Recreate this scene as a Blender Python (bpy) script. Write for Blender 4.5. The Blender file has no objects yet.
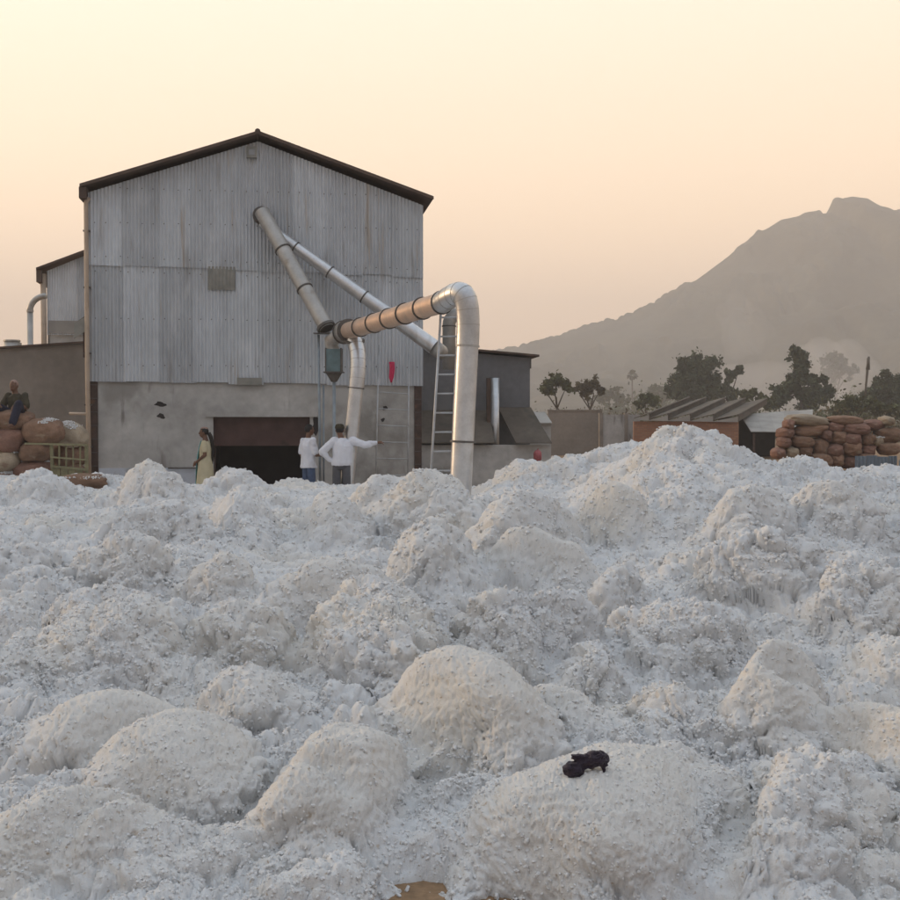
import bpy, bmesh, math, random
import numpy as np
from mathutils import Vector, Matrix

random.seed(7)
rng = np.random.default_rng(7)
S = bpy.context.scene
COL = S.collection
R = math.radians

# ------------------------------------------------------------------ camera
FPX, CX, CY, HZ = 1167.0, 450.0, 450.0, 422.0
EYE = Vector((0, 0, 1.75))
PITCH = math.atan((CY - HZ) / FPX)
cam = bpy.data.cameras.new('camera')
cam_o = bpy.data.objects.new('camera', cam)
COL.objects.link(cam_o)
cam_o.location = EYE
cam_o.rotation_euler = (math.pi / 2 - PITCH, 0, 0)
cam.sensor_width = 36
cam.lens = FPX / 900 * 36
cam.clip_start = 0.05
cam.clip_end = 12000
S.camera = cam_o

# ------------------------------------------------------------------ world
SUN_AZ, SUN_EL = R(-66), R(9)
sdir = Vector((math.sin(SUN_AZ) * math.cos(SUN_EL), math.cos(SUN_AZ) * math.cos(SUN_EL), math.sin(SUN_EL)))
W = bpy.data.worlds.new('World')
S.world = W
W.use_nodes = True
nt = W.node_tree
nt.nodes.clear()
def wn(t, **k):
    n = nt.nodes.new(t)
    for a, b in k.items():
        setattr(n, a, b)
    return n
tc = wn('ShaderNodeTexCoord')
sep = wn('ShaderNodeSeparateXYZ')
nt.links.new(tc.outputs['Generated'], sep.inputs[0])
def ramp(stops):
    n = wn('ShaderNodeValToRGB')
    el = n.color_ramp.elements
    while len(el) > 1:
        el.remove(el[0])
    el[0].position = stops[0][0]
    el[0].color = (*stops[0][1], 1)
    for p, c in stops[1:]:
        e = el.new(p)
        e.color = (*c, 1)
    nt.links.new(sep.outputs['Z'], n.inputs[0])
    return n
front = ramp([(0.0, (1.66, 1.04, .66)), (.08, (1.58, 1.03, .65)), (.17, (1.38, .96, .60)), (.26, (1.14, .90, .62)), (.35, (1.03, .90, .68)),
              (.5, (.84, .82, .76)), (.72, (.62, .71, .80)), (1.0, (.56, .66, .77))])
back = ramp([(0.0, (.17, .15, .16)), (.12, (.19, .18, .20)), (.3, (.25, .26, .31)), (.6, (.41, .47, .57)), (1.0, (.56, .66, .77))])
dotn = wn('ShaderNodeVectorMath', operation='DOT_PRODUCT')
dotn.inputs[1].default_value = Vector((math.sin(R(-25)), math.cos(R(-25)), 0))
nt.links.new(tc.outputs['Generated'], dotn.inputs[0])
mr = wn('ShaderNodeMapRange', interpolation_type='SMOOTHSTEP')
mr.inputs['From Min'].default_value = -.75
mr.inputs['From Max'].default_value = .75
nt.links.new(dotn.outputs['Value'], mr.inputs['Value'])
mx = wn('ShaderNodeMix', data_type='RGBA')
nt.links.new(mr.outputs[0], mx.inputs['Factor'])
nt.links.new(back.outputs[0], mx.inputs['A'])
nt.links.new(front.outputs[0], mx.inputs['B'])
bg1 = wn('ShaderNodeBackground')
bg1.inputs['Strength'].default_value = .86
nt.links.new(mx.outputs['Result'], bg1.inputs['Color'])
sky = wn('ShaderNodeTexSky', sky_type='NISHITA', sun_disc=False)
sky.sun_elevation = SUN_EL
sky.sun_rotation = SUN_AZ
sky.dust_density = 4
bg2 = wn('ShaderNodeBackground')
bg2.inputs['Strength'].default_value = .05
nt.links.new(sky.outputs[0], bg2.inputs['Color'])
addw = wn('ShaderNodeAddShader')
nt.links.new(bg1.outputs[0], addw.inputs[0])
nt.links.new(bg2.outputs[0], addw.inputs[1])
wo = wn('ShaderNodeOutputWorld')
nt.links.new(addw.outputs[0], wo.inputs['Surface'])

sun = bpy.data.lights.new('sun', 'SUN')
sun.energy = 2.6
sun.angle = R(10)
sun.color = (1.0, .68, .42)
sun_o = bpy.data.objects.new('sun', sun)
COL.objects.link(sun_o)
sun_o.rotation_euler = (-sdir).to_track_quat('-Z', 'Y').to_euler()
sun_o.location = sdir * 60

S.view_settings.view_transform = 'Standard'
S.view_settings.look = 'None'
S.view_settings.exposure = 0.66
S.view_settings.gamma = 1
S.view_settings.use_curve_mapping = False
S.render.engine = 'CYCLES'
cy = S.cycles
cy.use_denoising = True
cy.max_bounces = 6
cy.diffuse_bounces = 3
cy.glossy_bounces = 3
cy.transparent_max_bounces = 8
cy.volume_bounces = 1
cy.use_adaptive_sampling = True
cy.adaptive_threshold = .02

# ------------------------------------------------------------------ helpers
ct, st = math.cos(PITCH), math.sin(PITCH)
def ray(px, py):
    a, b = px - CX, CY - py
    return Vector((a, ct * FPX + st * b, -st * FPX + ct * b))
def at(px, py, Y):
    d = ray(px, py)
    return EYE + d * (Y / d.y)
def px2m(Y):
    return Y / FPX

def tag(o, label=None, cat=None, group=None, kind=None):
    if label: o['label'] = label
    if cat: o['category'] = cat
    if group: o['group'] = group
    if kind: o['kind'] = kind
    return o
def empty(name, loc=(0, 0, 0), rz=0):
    o = bpy.data.objects.new(name, None)
    COL.objects.link(o)
    o.location = loc
    o.rotation_euler = (0, 0, rz)
    return o

class MB:
    def __init__(s):
        s.v, s.f = [], []
    def add(s, vs, fs):
        b = len(s.v)
        s.v += [tuple(v) for v in vs]
        s.f += [tuple(i + b for i in f) for f in fs]
        return s
    def box(s, a, b, jit=0):
        x0, y0, z0 = a
        x1, y1, z1 = b
        vs = [(x0, y0, z0), (x1, y0, z0), (x1, y1, z0), (x0, y1, z0), (x0, y0, z1), (x1, y0, z1), (x1, y1, z1), (x0, y1, z1)]
        return s.add(vs, [(0, 3, 2, 1), (4, 5, 6, 7), (0, 1, 5, 4), (1, 2, 6, 5), (2, 3, 7, 6), (3, 0, 4, 7)])
    def quadslab(s, p, t):
        # p: four points (counter-clockwise seen from the outside), t: thickness vector
        p = [Vector(q) for q in p]
        t = Vector(t)
        return s.add(p + [q + t for q in p], [(0, 1, 2, 3), (7, 6, 5, 4), (0, 4, 5, 1), (1, 5, 6, 2), (2, 6, 7, 3), (3, 7, 4, 0)])
    def tube(s, pts, rad, n=16, caps=True, sx=1.0):
        pts = [Vector(p) for p in pts]
        if not hasattr(rad, '__len__'):
            rad = [rad] * len(pts)
        b = len(s.v)
        up = None
        for i, p in enumerate(pts):
            t = (pts[min(i + 1, len(pts) - 1)] - pts[max(i - 1, 0)]).normalized()
            if up is None:
                up = Vector((0, 0, 1)) if abs(t.z) < .9 else Vector((0, 1, 0))
            e1 = t.cross(up)
            if e1.length < 1e-4:
                e1 = t.cross(Vector((1, 0, 0)))
            e1.normalize()
            e2 = e1.cross(t).normalized()
            up = e2
            for k in range(n):
                a = 2 * math.pi * k / n
                s.v.append(tuple(p + e1 * (math.cos(a) * rad[i] * sx) + e2 * (math.sin(a) * rad[i])))
        for i in range(len(pts) - 1):
            for k in range(n):
                k2 = (k + 1) % n
                s.f.append((b + i * n + k, b + i * n + k2, b + (i + 1) * n + k2, b + (i + 1) * n + k))
        if caps:
            s.f.append(tuple(b + k for k in range(n))[::-1])
            s.f.append(tuple(b + (len(pts) - 1) * n + k for k in range(n)))
        return s
    def build(s, name, mat, parent=None, smooth=False):
        me = bpy.data.meshes.new(name)
        me.from_pydata(s.v, [], s.f)
        me.update()
        if smooth:
            me.polygons.foreach_set('use_smooth', [True] * len(me.polygons))
        me.materials.append(mat)
        o = bpy.data.objects.new(name, me)
        COL.objects.link(o)
        o.parent = parent
        return o

def recalc(o):
    bm = bmesh.new()
    bm.from_mesh(o.data)
    bmesh.ops.recalc_face_normals(bm, faces=bm.faces)
    bm.to_mesh(o.data)
    bm.free()
    return o

def np_mesh(name, V, F, mat, parent=None, smooth=True, mats=None):
    me = bpy.data.meshes.new(name)
    V = np.asarray(V, dtype=np.float32)
    F = np.asarray(F, dtype=np.int32)
    k = F.shape[1]
    me.vertices.add(len(V))
    me.vertices.foreach_set('co', V.ravel())
    me.loops.add(F.size)
    me.loops.foreach_set('vertex_index', F.ravel())
    me.polygons.add(len(F))
    me.polygons.foreach_set('loop_start', np.arange(0, F.size, k, dtype=np.int32))
    me.polygons.foreach_set('loop_total', np.full(len(F), k, dtype=np.int32))
    me.update(calc_edges=True)
    if smooth:
        me.polygons.foreach_set('use_smooth', np.ones(len(F), dtype=bool))
    me.materials.append(mat)
    o = bpy.data.objects.new(name, me)
    COL.objects.link(o)
    o.parent = parent
    return o

# numpy noise ------------------------------------------------------
def _h(ix, iy, iz, k):
    n = (ix.astype(np.int64) * 374761393 + iy.astype(np.int64) * 668265263 + iz.astype(np.int64) * 2147483647 + k * 1274126177) & 0xffffffff
    n = ((n ^ (n >> 13)) * 1274126177) & 0xffffffff
    n = ((n ^ (n >> 16)) * 2246822519) & 0xffffffff
    n = n ^ (n >> 15)
    return (n & 0xffffff).astype(np.float32) / np.float32(0xffffff)
def vnoise(P, k=0):
    P = np.asarray(P, dtype=np.float32)
    I = np.floor(P).astype(np.int64)
    f = P - I
    f = f * f * f * (f * (f * 6 - 15) + 10)
    out = 0
    for dx in (0, 1):
        wx = f[:, 0] if dx else 1 - f[:, 0]
        for dy in (0, 1):
            wy = f[:, 1] if dy else 1 - f[:, 1]
            for dz in (0, 1):
                wz = f[:, 2] if dz else 1 - f[:, 2]
                out = out + wx * wy * wz * _h(I[:, 0] + dx, I[:, 1] + dy, I[:, 2] + dz, k)
    return out * 2 - 1
def fbm(P, oct=4, k=0, gain=.5):
    a, s, out = 1.0, 1.0, 0
    for i in range(oct):
        out = out + a * vnoise(P * s + 17.3 * i, k + i)
        a *= gain
        s *= 2.03
    return out
def puff(P, k=0):
    # cellular noise as rounded puffs: 1 at a cell centre, 0 in the creases
    P = np.asarray(P, dtype=np.float32)
    I = np.floor(P).astype(np.int64)
    best = np.full(len(P), 9.0, dtype=np.float32)
    for dx in (-1, 0, 1):
        for dy in (-1, 0, 1):
            for dz in (-1, 0, 1):
                cx, cy_, cz = I[:, 0] + dx, I[:, 1] + dy, I[:, 2] + dz
                qx = cx + _h(cx, cy_, cz, k) - P[:, 0]
                qy = cy_ + _h(cx, cy_, cz, k + 1) - P[:, 1]
                qz = cz + _h(cx, cy_, cz, k + 2) - P[:, 2]
                np.minimum(best, qx * qx + qy * qy + qz * qz, out=best)
    return np.clip(1 - best, 0, 1)
def tufts(P, k=0):
    """cellular noise as separate round tufts of uneven height with deep creases between them"""
    P = np.asarray(P, dtype=np.float32)
    I = np.floor(P).astype(np.int64)
    top = np.zeros(len(P), dtype=np.float32)
    for dx in (-1, 0, 1):
        for dy in (-1, 0, 1):
            for dz in (-1, 0, 1):
                cx, cy_, cz = I[:, 0] + dx, I[:, 1] + dy, I[:, 2] + dz
                h = _h(cx, cy_, cz, k)
                qx = cx + h - P[:, 0]
                qy = cy_ + (h * 57.31) % 1 - P[:, 1]
                qz = cz + (h * 131.7) % 1 - P[:, 2]
                d2 = qx * qx + qy * qy + qz * qz
                hh_ = .55 + .45 * ((h * 311.3) % 1)
                np.maximum(top, hh_ * np.sqrt(np.clip(1 - d2 * 1.45, 0, 1)), out=top)
    return top

# materials --------------------------------------------------------
def mat(name, base, rough=.8, metal=0.0, spec=.3, var=.15, vscale=3.0, stains=None, bump=0.0, bscale=60.0, stretch=(1, 1, 1), rnd=0.0, fine=.0, fscale=80.0, coords='Object', sheen=0.0):
    """var: soft tone variation; stains: list of (colour, scale, threshold, stretch); rnd: tone change per object"""
    m = bpy.data.materials.new(name)
    m.use_nodes = True
    t = m.node_tree
    b = t.nodes['Principled BSDF']
    b.inputs['Roughness'].default_value = rough
    b.inputs['Metallic'].default_value = metal
    b.inputs['Specular IOR Level'].default_value = spec
    if sheen:
        b.inputs['Sheen Weight'].default_value = sheen
    co = t.nodes.new('ShaderNodeTexCoord')
    mp = t.nodes.new('ShaderNodeMapping')
    mp.inputs['Scale'].default_value = stretch
    t.links.new(co.outputs[coords], mp.inputs[0])
    cur = None
    def noise(scale, detail=5, mapping=None):
        n = t.nodes.new('ShaderNodeTexNoise')
        n.inputs['Scale'].default_value = scale
        n.inputs['Detail'].default_value = detail
        t.links.new((mapping or mp).outputs[0], n.inputs['Vector'])
        return n
    n = noise(vscale)
    r = t.nodes.new('ShaderNodeValToRGB')
    r.color_ramp.elements[0].position = .3
    r.color_ramp.elements[1].position = .7
    r.color_ramp.elements[0].color = tuple(min(1, c * (1 - var)) for c in base) + (1,)
    r.color_ramp.elements[1].color = tuple(min(1, c * (1 + var)) for c in base) + (1,)
    t.links.new(n.outputs[0], r.inputs[0])
    cur = r.outputs[0]
    if fine:
        n2 = noise(fscale, 4)
        rr = t.nodes.new('ShaderNodeMapRange')
        rr.inputs['From Min'].default_value = .3
        rr.inputs['From Max'].default_value = .7
        rr.inputs['To Min'].default_value = 1 - fine
        rr.inputs['To Max'].default_value = 1 + fine
        t.links.new(n2.outputs[0], rr.inputs[0])
        mm = t.nodes.new('ShaderNodeVectorMath')
        mm.operation = 'SCALE'
        t.links.new(cur, mm.inputs[0])
        t.links.new(rr.outputs[0], mm.inputs['Scale'])
        cur = mm.outputs[0]
    for (c, sc, th, sx) in (stains or []):
        mp2 = t.nodes.new('ShaderNodeMapping')
        mp2.inputs['Scale'].default_value = sx
        mp2.inputs['Location'].default_value = (sc * 1.7, th * 11, 3.1)
        t.links.new(co.outputs[coords], mp2.inputs[0])
        n3 = noise(sc, 6, mp2)
        q = t.nodes.new('ShaderNodeMapRange')
        q.interpolation_type = 'SMOOTHSTEP'
        q.inputs['From Min'].default_value = th
        q.inputs['From Max'].default_value = th + .14
        q.inputs['To Max'].default_value = .85
        t.links.new(n3.outputs[0], q.inputs[0])
        mi = t.nodes.new('ShaderNodeMix')
        mi.data_type = 'RGBA'
        t.links.new(q.outputs[0], mi.inputs['Factor'])
        t.links.new(cur, mi.inputs['A'])
        mi.inputs['B'].default_value = (*c, 1)
        cur = mi.outputs['Result']
    if rnd:
        oi = t.nodes.new('ShaderNodeObjectInfo')
        rr = t.nodes.new('ShaderNodeMapRange')
        rr.inputs['To Min'].default_value = 1 - rnd
        rr.inputs['To Max'].default_value = 1 + rnd
        t.links.new(oi.outputs['Random'], rr.inputs[0])
        mm = t.nodes.new('ShaderNodeVectorMath')
        mm.operation = 'SCALE'
        t.links.new(cur, mm.inputs[0])
        t.links.new(rr.outputs[0], mm.inputs['Scale'])
        cur = mm.outputs[0]
    t.links.new(cur, b.inputs['Base Color'])
    if bump:
        n4 = noise(bscale, 5)
        bp = t.nodes.new('ShaderNodeBump')
        bp.inputs['Strength'].default_value = bump
        bp.inputs['Distance'].default_value = .02
        t.links.new(n4.outputs[0], bp.inputs['Height'])
        t.links.new(bp.outputs[0], b.inputs['Normal'])
    return m

M = {}
def cotton_mat():
    m = bpy.data.materials.new('cotton')
    m.use_nodes = True
    t = m.node_tree
    N, Lk = t.nodes.new, t.links.new
    b = t.nodes['Principled BSDF']
    b.inputs['Roughness'].default_value = .95
    b.inputs['Specular IOR Level'].default_value = .03
    b.inputs['Sheen Weight'].default_value = .08
    co = N('ShaderNodeNewGeometry')
    at_ = N('ShaderNodeAttribute')
    at_.attribute_name = 'packed'
    def noise(sc, det=4):
        n = N('ShaderNodeTexNoise')
        n.inputs['Scale'].default_value = sc
        n.inputs['Detail'].default_value = det
        Lk(co.outputs['Position'], n.inputs['Vector'])
        return n
    def mr(src, a0, a1, b0, b1):
        q = N('ShaderNodeMapRange')
        q.interpolation_type = 'SMOOTHSTEP'
        for k, v in zip(('From Min', 'From Max', 'To Min', 'To Max'), (a0, a1, b0, b1)):
            q.inputs[k].default_value = v
        Lk(src, q.inputs[0])
        return q.outputs[0]
    def mixc(fac, A, B):
        mi = N('ShaderNodeMix')
        mi.data_type = 'RGBA'
        Lk(fac, mi.inputs['Factor'])
        for nm, v in (('A', A), ('B', B)):
            if isinstance(v, tuple):
                mi.inputs[nm].default_value = (*v, 1)
            else:
                Lk(v, mi.inputs[nm])
        return mi.outputs['Result']
    cur = mixc(at_.outputs['Fac'], (.585, .59, .59), (.565, .55, .52))
    cur = mixc(mr(noise(.9, 3).outputs[0], .52, .68, 0, .55), cur, (.60, .565, .50))      # creamier patches
    cur = mixc(mr(noise(9, 4).outputs[0], .50, .72, 0, .40), cur, (.59, .56, .51))
    cur = mixc(mr(noise(48, 3).outputs[0], .64, .73, 0, .7), cur, (.33, .25, .165))      # leaf and seed trash
    cur = mixc(mr(noise(21, 2).outputs[0], .70, .78, 0, .6), cur, (.40, .31, .21))
    Lk(cur, b.inputs['Base Color'])
    bp = N('ShaderNodeBump')
    bp.inputs['Strength'].default_value = .45
    bp.inputs['Distance'].default_value = .008
    Lk(noise(170, 3).outputs[0], bp.inputs['Height'])
    Lk(bp.outputs[0], b.inputs['Normal'])
    return m
M['cotton'] = cotton_mat()
M['cotton_lock'] = mat('cotton_lock', (.65, .65, .645), rough=.95, spec=.03, var=.05, vscale=.8, sheen=.08)
M['soil'] = mat('soil', (.235, .15, .085), rough=.95, var=.25, vscale=.9, fine=.25, fscale=25, bump=.6, bscale=14)
M['galv'] = mat('galvanised_sheet', (.47, .495, .52), rough=.55, metal=.25, spec=.4, var=.13, vscale=1.3, fine=.06, fscale=9, stretch=(1, 1, .35), rnd=.15,
                stains=[((.36, .36, .36), 2.2, .58, (2.2, 2.2, .25)), ((.38, .33, .28), 4, .63, (1.6, 1.6, .10)), ((.58, .60, .62), 1.4, .57, (1, 1, .5))])
M['patch'] = mat('old_patch', (.23, .225, .20), rough=.7, var=.2, vscale=4)
M['concrete'] = mat('stained_render', (.40, .39, .37), rough=.9, var=.22, vscale=.8, fine=.10, fscale=7, bump=.3, bscale=20,
                    stains=[((.23, .22, .20), .9, .55, (1, 1, .8)), ((.46, .45, .43), .7, .57, (1, 1, 1)), ((.17, .155, .14), 3.0, .62, (1.2, 1.2, .25))])
M['concrete_brown'] = mat('brown_render', (.24, .21, .18), rough=.92, var=.22, vscale=.5, fine=.08, fscale=6, bump=.3, bscale=16,
                          stains=[((.11, .095, .085), .8, .57, (1, 1, 1)), ((.23, .205, .18), .9, .6, (1, 1, .6))])
M['whitewash'] = mat('whitewash', (.50, .54, .60), rough=.9, var=.1, vscale=3, stains=[((.3, .3, .3), 2.5, .58, (1, 1, 1))])
M['rust_steel'] = mat('rusty_steel', (.075, .05, .042), rough=.75, metal=.1, var=.3, vscale=6, stains=[((.14, .075, .045), 4, .58, (1, 1, 1))])
M['roof_edge'] = mat('roof_edge', (.095, .065, .05), rough=.8, var=.3, vscale=2)
M['duct'] = mat('duct_zinc', (.56, .565, .57), rough=.36, metal=.82, spec=.5, var=.10, vscale=5, fine=.05, fscale=30, rnd=.07,
                stains=[((.40, .39, .36), 2.5, .6, (1, 1, .5))], bump=.06, bscale=12)
M['duct_dull'] = mat('duct_dull', (.40, .385, .36), rough=.5, metal=.55, var=.14, vscale=4, fine=.05, fscale=20, stains=[((.24, .20, .165), 2.2, .58, (1, 1, 1))])
M['duct_glow_tint'] = mat('duct_glow_tint', (.60, .44, .335), rough=.42, metal=.45, var=.10, vscale=4, fine=.05, fscale=20, rnd=.05, stains=[((.42, .33, .27), 2.2, .6, (1, 1, 1))])  # warm base colour carries the sun glow reflected on the horizontal run
M['flange'] = mat('flange_iron', (.115, .105, .095), rough=.65, metal=.4, var=.25, vscale=8)
M['shutter'] = mat('shutter_paint', (.085, .05, .045), rough=.6, var=.2, vscale=3, stains=[((.05, .035, .03), 2, .57, (1, 1, 1))])
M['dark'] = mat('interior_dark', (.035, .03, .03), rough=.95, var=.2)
M['green_box'] = mat('blue_green_paint', (.13, .19, .20), rough=.6, var=.2, vscale=6)
M['pole'] = mat('pole_paint', (.27, .31, .34), rough=.55, metal=.3, var=.15, vscale=6)
M['ladder'] = mat('ladder_steel', (.40, .41, .42), rough=.5, metal=.4, var=.15, vscale=6, stains=[((.25, .2, .16), 7, .62, (1, 1, 1))])
M['drain'] = mat('drain_pipe', (.42, .33, .25), rough=.6, var=.12, vscale=3)
M['pink'] = mat('pink_cloth', (.62, .045, .12), rough=.9, var=.12, vscale=9)
M['asbestos'] = mat('fibre_cement', (.12, .10, .08), rough=.92, var=.22, vscale=1.2, fine=.1, fscale=8, rnd=.1, stains=[((.085, .08, .065), 2, .56, (1, 1, 1))])
M['pale_sheet'] = mat('pale_sheet', (.31, .295, .27), rough=.8, var=.15, vscale=1.5, rnd=.08)
M['blue_sheet'] = mat('blue_grey_sheet', (.17, .22, .27), rough=.6, var=.18, vscale=2, rnd=.1, stains=[((.1, .1, .1), 3, .6, (1, 1, .4))])
M['brickwall'] = mat('orange_brick', (.34, .165, .095), rough=.9, var=.16, vscale=2, fine=.12, fscale=12, rnd=.14)
def brick_mat():
    m = mat('brickwork', (.34, .175, .105), rough=.92, var=.14, vscale=1.5, fine=.1, fscale=10)
    t = m.node_tree
    bs = t.nodes['Principled BSDF']
    src = bs.inputs['Base Color'].links[0].from_socket
    co, mp_ = t.nodes.new('ShaderNodeTexCoord'), t.nodes.new('ShaderNodeMapping')
    mp_.inputs['Rotation'].default_value = (math.pi / 2, 0, 0)
    br_ = t.nodes.new('ShaderNodeTexBrick')
    br_.inputs['Scale'].default_value = 1.0
    br_.inputs['Brick Width'].default_value = .24
    br_.inputs['Row Height'].default_value = .085
    br_.inputs['Mortar Size'].default_value = .010
    br_.inputs['Mortar'].default_value = (.22, .15, .11, 1)
    br_.inputs['Color2'].default_value = (.27, .13, .08, 1)
    t.links.new(co.outputs['Object'], mp_.inputs[0])
    t.links.new(mp_.outputs[0], br_.inputs['Vector'])
    t.links.new(src, br_.inputs['Color1'])
    t.links.new(br_.outputs['Color'], bs.inputs['Base Color'])
    return m
M['brickwork'] = brick_mat()
M['mortar'] = mat('mortar', (.22, .15, .11), rough=.95, var=.1)
M['jute'] = mat('jute_sack', (.23, .14, .092), rough=.95, var=.2, vscale=3, fine=.12, fscale=26, bump=.5, bscale=90, rnd=.24,
                stains=[((.32, .255, .18), 2.6, .6, (1, 1, 1)), ((.15, .075, .06), 1.8, .6, (1, 1, 1))])
M['jute_red'] = mat('red_jute_sack', (.205, .115, .085), rough=.95, var=.2, vscale=3, fine=.12, fscale=26, bump=.5, bscale=90, rnd=.2,
                    stains=[((.32, .24, .17), 2.6, .62, (1, 1, 1))])
M['jute_pale'] = mat('pale_jute_sack', (.34, .275, .20), rough=.95, var=.18, vscale=3, fine=.12, fscale=26, bump=.5, bscale=90, rnd=.15,
                     stains=[((.2, .13, .09), 2.6, .6, (1, 1, 1))])
M['old_wood'] = mat('old_green_wood', (.19, .175, .10), rough=.85, var=.25, vscale=5, rnd=.15, fine=.12, fscale=30)
M['bark'] = mat('bark', (.085, .07, .055), rough=.95, var=.2)
M['leaf_dark'] = mat('leaf_dark', (.060, .075, .038), rough=.8, var=.35, vscale=.6, coords='Object')
M['leaf_mid'] = mat('leaf_mid', (.075, .082, .032), rough=.8, var=.35, vscale=.6)
M['leaf_dry'] = mat('leaf_dry', (.10, .082, .045), rough=.85, var=.3, vscale=.6)
M['forest'] = mat('hill_forest', (.050, .050, .036), rough=1, var=.35, vscale=.02, fine=.3, fscale=.16, stains=[((.10, .085, .06), .012, .56, (1, 1, 1))])
M['skin'] = mat('skin_brown', (.145, .075, .048), rough=.6, var=.06)
M['hair'] = mat('hair_black', (.012, .010, .009), rough=.6, var=.1)
M['shirt'] = mat('white_shirt', (.66, .67, .72), rough=.9, var=.05, vscale=8, bump=.35, bscale=16)
M['jeans'] = mat('blue_jeans', (.07, .10, .17), rough=.9, var=.2, vscale=7)
M['trousers'] = mat('grey_trousers', (.085, .085, .095), rough=.9, var=.15, vscale=7)
M['dress'] = mat('yellow_dress', (.50, .445, .30), rough=.9, var=.1, vscale=7)
M['teal'] = mat('teal_scarf', (.16, .40, .41), rough=.9, var=.12, vscale=9)
M['olive'] = mat('olive_shirt', (.05, .042, .026), rough=.9, var=.2, vscale=8)
M['navy'] = mat('navy_cloth', (.022, .022, .038), rough=.9, var=.2, vscale=8)
M['wrap'] = mat('head_wrap', (.28, .19, .155), rough=.9, var=.15, vscale=9)
M['blackcloth'] = mat('black_cloth', (.026, .018, .030), rough=.85, var=.3, vscale=25, bump=.5, bscale=120, sheen=.15)
M['eye'] = mat('eye_dark', (.02, .015, .012), rough=.3, var=0)
M['lips'] = mat('lips', (.13, .05, .04), rough=.6, var=0)
M['lamp_glass'] = mat('lamp_glass', (.25, .26, .27), rough=.3, var=.05)

# ------------------------------------------------------------------ ground and hill
g = MB()
gx = [-2200, -700, -150, -40, 0, 40, 150, 700, 2200]
gy = [-700, -100, 0, 20, 60, 150, 400, 1000, 2300]
for j in range(len(gy)):
    for i in range(len(gx)):
        g.v.append((gx[i], gy[j], 0))
for j in range(len(gy) - 1):
    for i in range(len(gx) - 1):
        a = j * len(gx) + i
        g.f.append((a, a + 1, a + 1 + len(gx), a + len(gx)))
tag(g.build('ground', M['soil']), 'bare brown soil of the yard', None, None, 'structure')

sil = [(-500, 400), (200, 372), (400, 358), (495, 347), (520, 342), (560, 330), (600, 318), (625, 313), (650, 300), (690, 277), (720, 255), (750, 232), (780, 213),
       (805, 208), (826, 210), (831, 197), (838, 193), (850, 190), (866, 192), (876, 199), (884, 205), (900, 205), (960, 214), (1060, 226), (1200, 262), (1400, 300), (1800, 360)]
HY = 1050.0
hx = np.linspace(-500, 1800, 1150)
hh = np.interp(hx, [a for a, b in sil], [b for a, b in sil])
ridge_z = 1.75 + (HZ - hh) / FPX * HY
NROW = 130
yy = np.concatenate([np.linspace(-1, 0, 95), np.linspace(.02, 1, NROW - 95)])
Xr = (hx - 450) / FPX * HY
XX, TT = np.meshgrid(Xr, yy)
prof = np.where(TT <= 0, np.clip(1 + TT, 0, 1) ** 1.15, np.clip(1 - TT, 0, 1))
YY = HY + np.where(TT <= 0, TT * 560, TT * 500)
ZZ = ridge_z[None, :] * prof
P3 = np.stack([XX.ravel(), YY.ravel(), np.zeros(XX.size)], 1)
gul = fbm(P3 * [.012, .006, 1], 4, 3).reshape(XX.shape)
side = np.clip(prof * (1 - prof) * 4, 0, 1)
ZZ = ZZ + gul * side * (1 - prof) * ridge_z[None, :] * .42
tre = tufts(np.stack([XX.ravel() / 5.5, YY.ravel() / 5.5, np.zeros(XX.size)], 1), 21).reshape(XX.shape)
cover = np.clip(vnoise(P3 * [.03, .03, 1], 44).reshape(XX.shape) * 1.6 + .55, 0, 1)
ZZ = ZZ + (tre * cover * 7.0 - 5.2) * np.clip(ZZ / 25, 0, 1) - 1.6 - np.where((prof <= .001), 8, 0)
ny, nx = XX.shape
idx = np.arange(ny * nx).reshape(ny, nx)
F = np.stack([idx[:-1, :-1].ravel(), idx[:-1, 1:].ravel(), idx[1:, 1:].ravel(), idx[1:, :-1].ravel()], 1)
hill = np_mesh('hill', np.stack([XX.ravel(), YY.ravel(), ZZ.ravel()], 1), F, M['forest'])
tag(hill, 'wooded hill rising into the haze on the right', None, None, 'structure')

# ------------------------------------------------------------------ haze
def volume_mat(name, col, dens):
    m = bpy.data.materials.new(name)
    m.use_nodes = True
    t = m.node_tree
    t.nodes.clear()
    v = t.nodes.new('ShaderNodeVolumePrincipled')
    v.inputs['Color'].default_value = (*col, 1)
    v.inputs['Density'].default_value = dens
    v.inputs['Anisotropy'].default_value = 0.0
    o = t.nodes.new('ShaderNodeOutputMaterial')
    t.links.new(v.outputs[0], o.inputs['Volume'])
    return m
hz = MB().box((-2400, -800, -12), (2400, 2500, 262)).build('haze', volume_mat('haze_air', (.94, .89, .84), .00095))
tag(hz, 'thin evening haze over the yard and the hill', None, None, 'stuff')
def smoke(px, py, Y, rx, ry, rz, tilt=0, dens=.02):
    smoke_m = volume_mat('smoke_air', (.93, .90, .87), dens)
    bm = bmesh.new()
    bmesh.ops.create_icosphere(bm, subdivisions=4, radius=1)
    for v in bm.verts:
        v.co *= 1 + .25 * math.sin(v.co.x * 3.1 + px) * math.cos(v.co.z * 2.7 + py) + .12 * math.sin(v.co.z * 7 + v.co.x * 5)
        v.co = Vector((v.co.x * rx, v.co.y * ry, v.co.z * rz))
    me = bpy.data.meshes.new('smoke')
    bm.to_mesh(me)
    bm.free()
    me.polygons.foreach_set('use_smooth', [True] * len(me.polygons))
    me.materials.append(smoke_m)
    o = bpy.data.objects.new('smoke', me)
    COL.objects.link(o)
    o.location = at(px, py, Y)
    o.rotation_euler = (0, tilt, 0)
    return o
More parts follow.
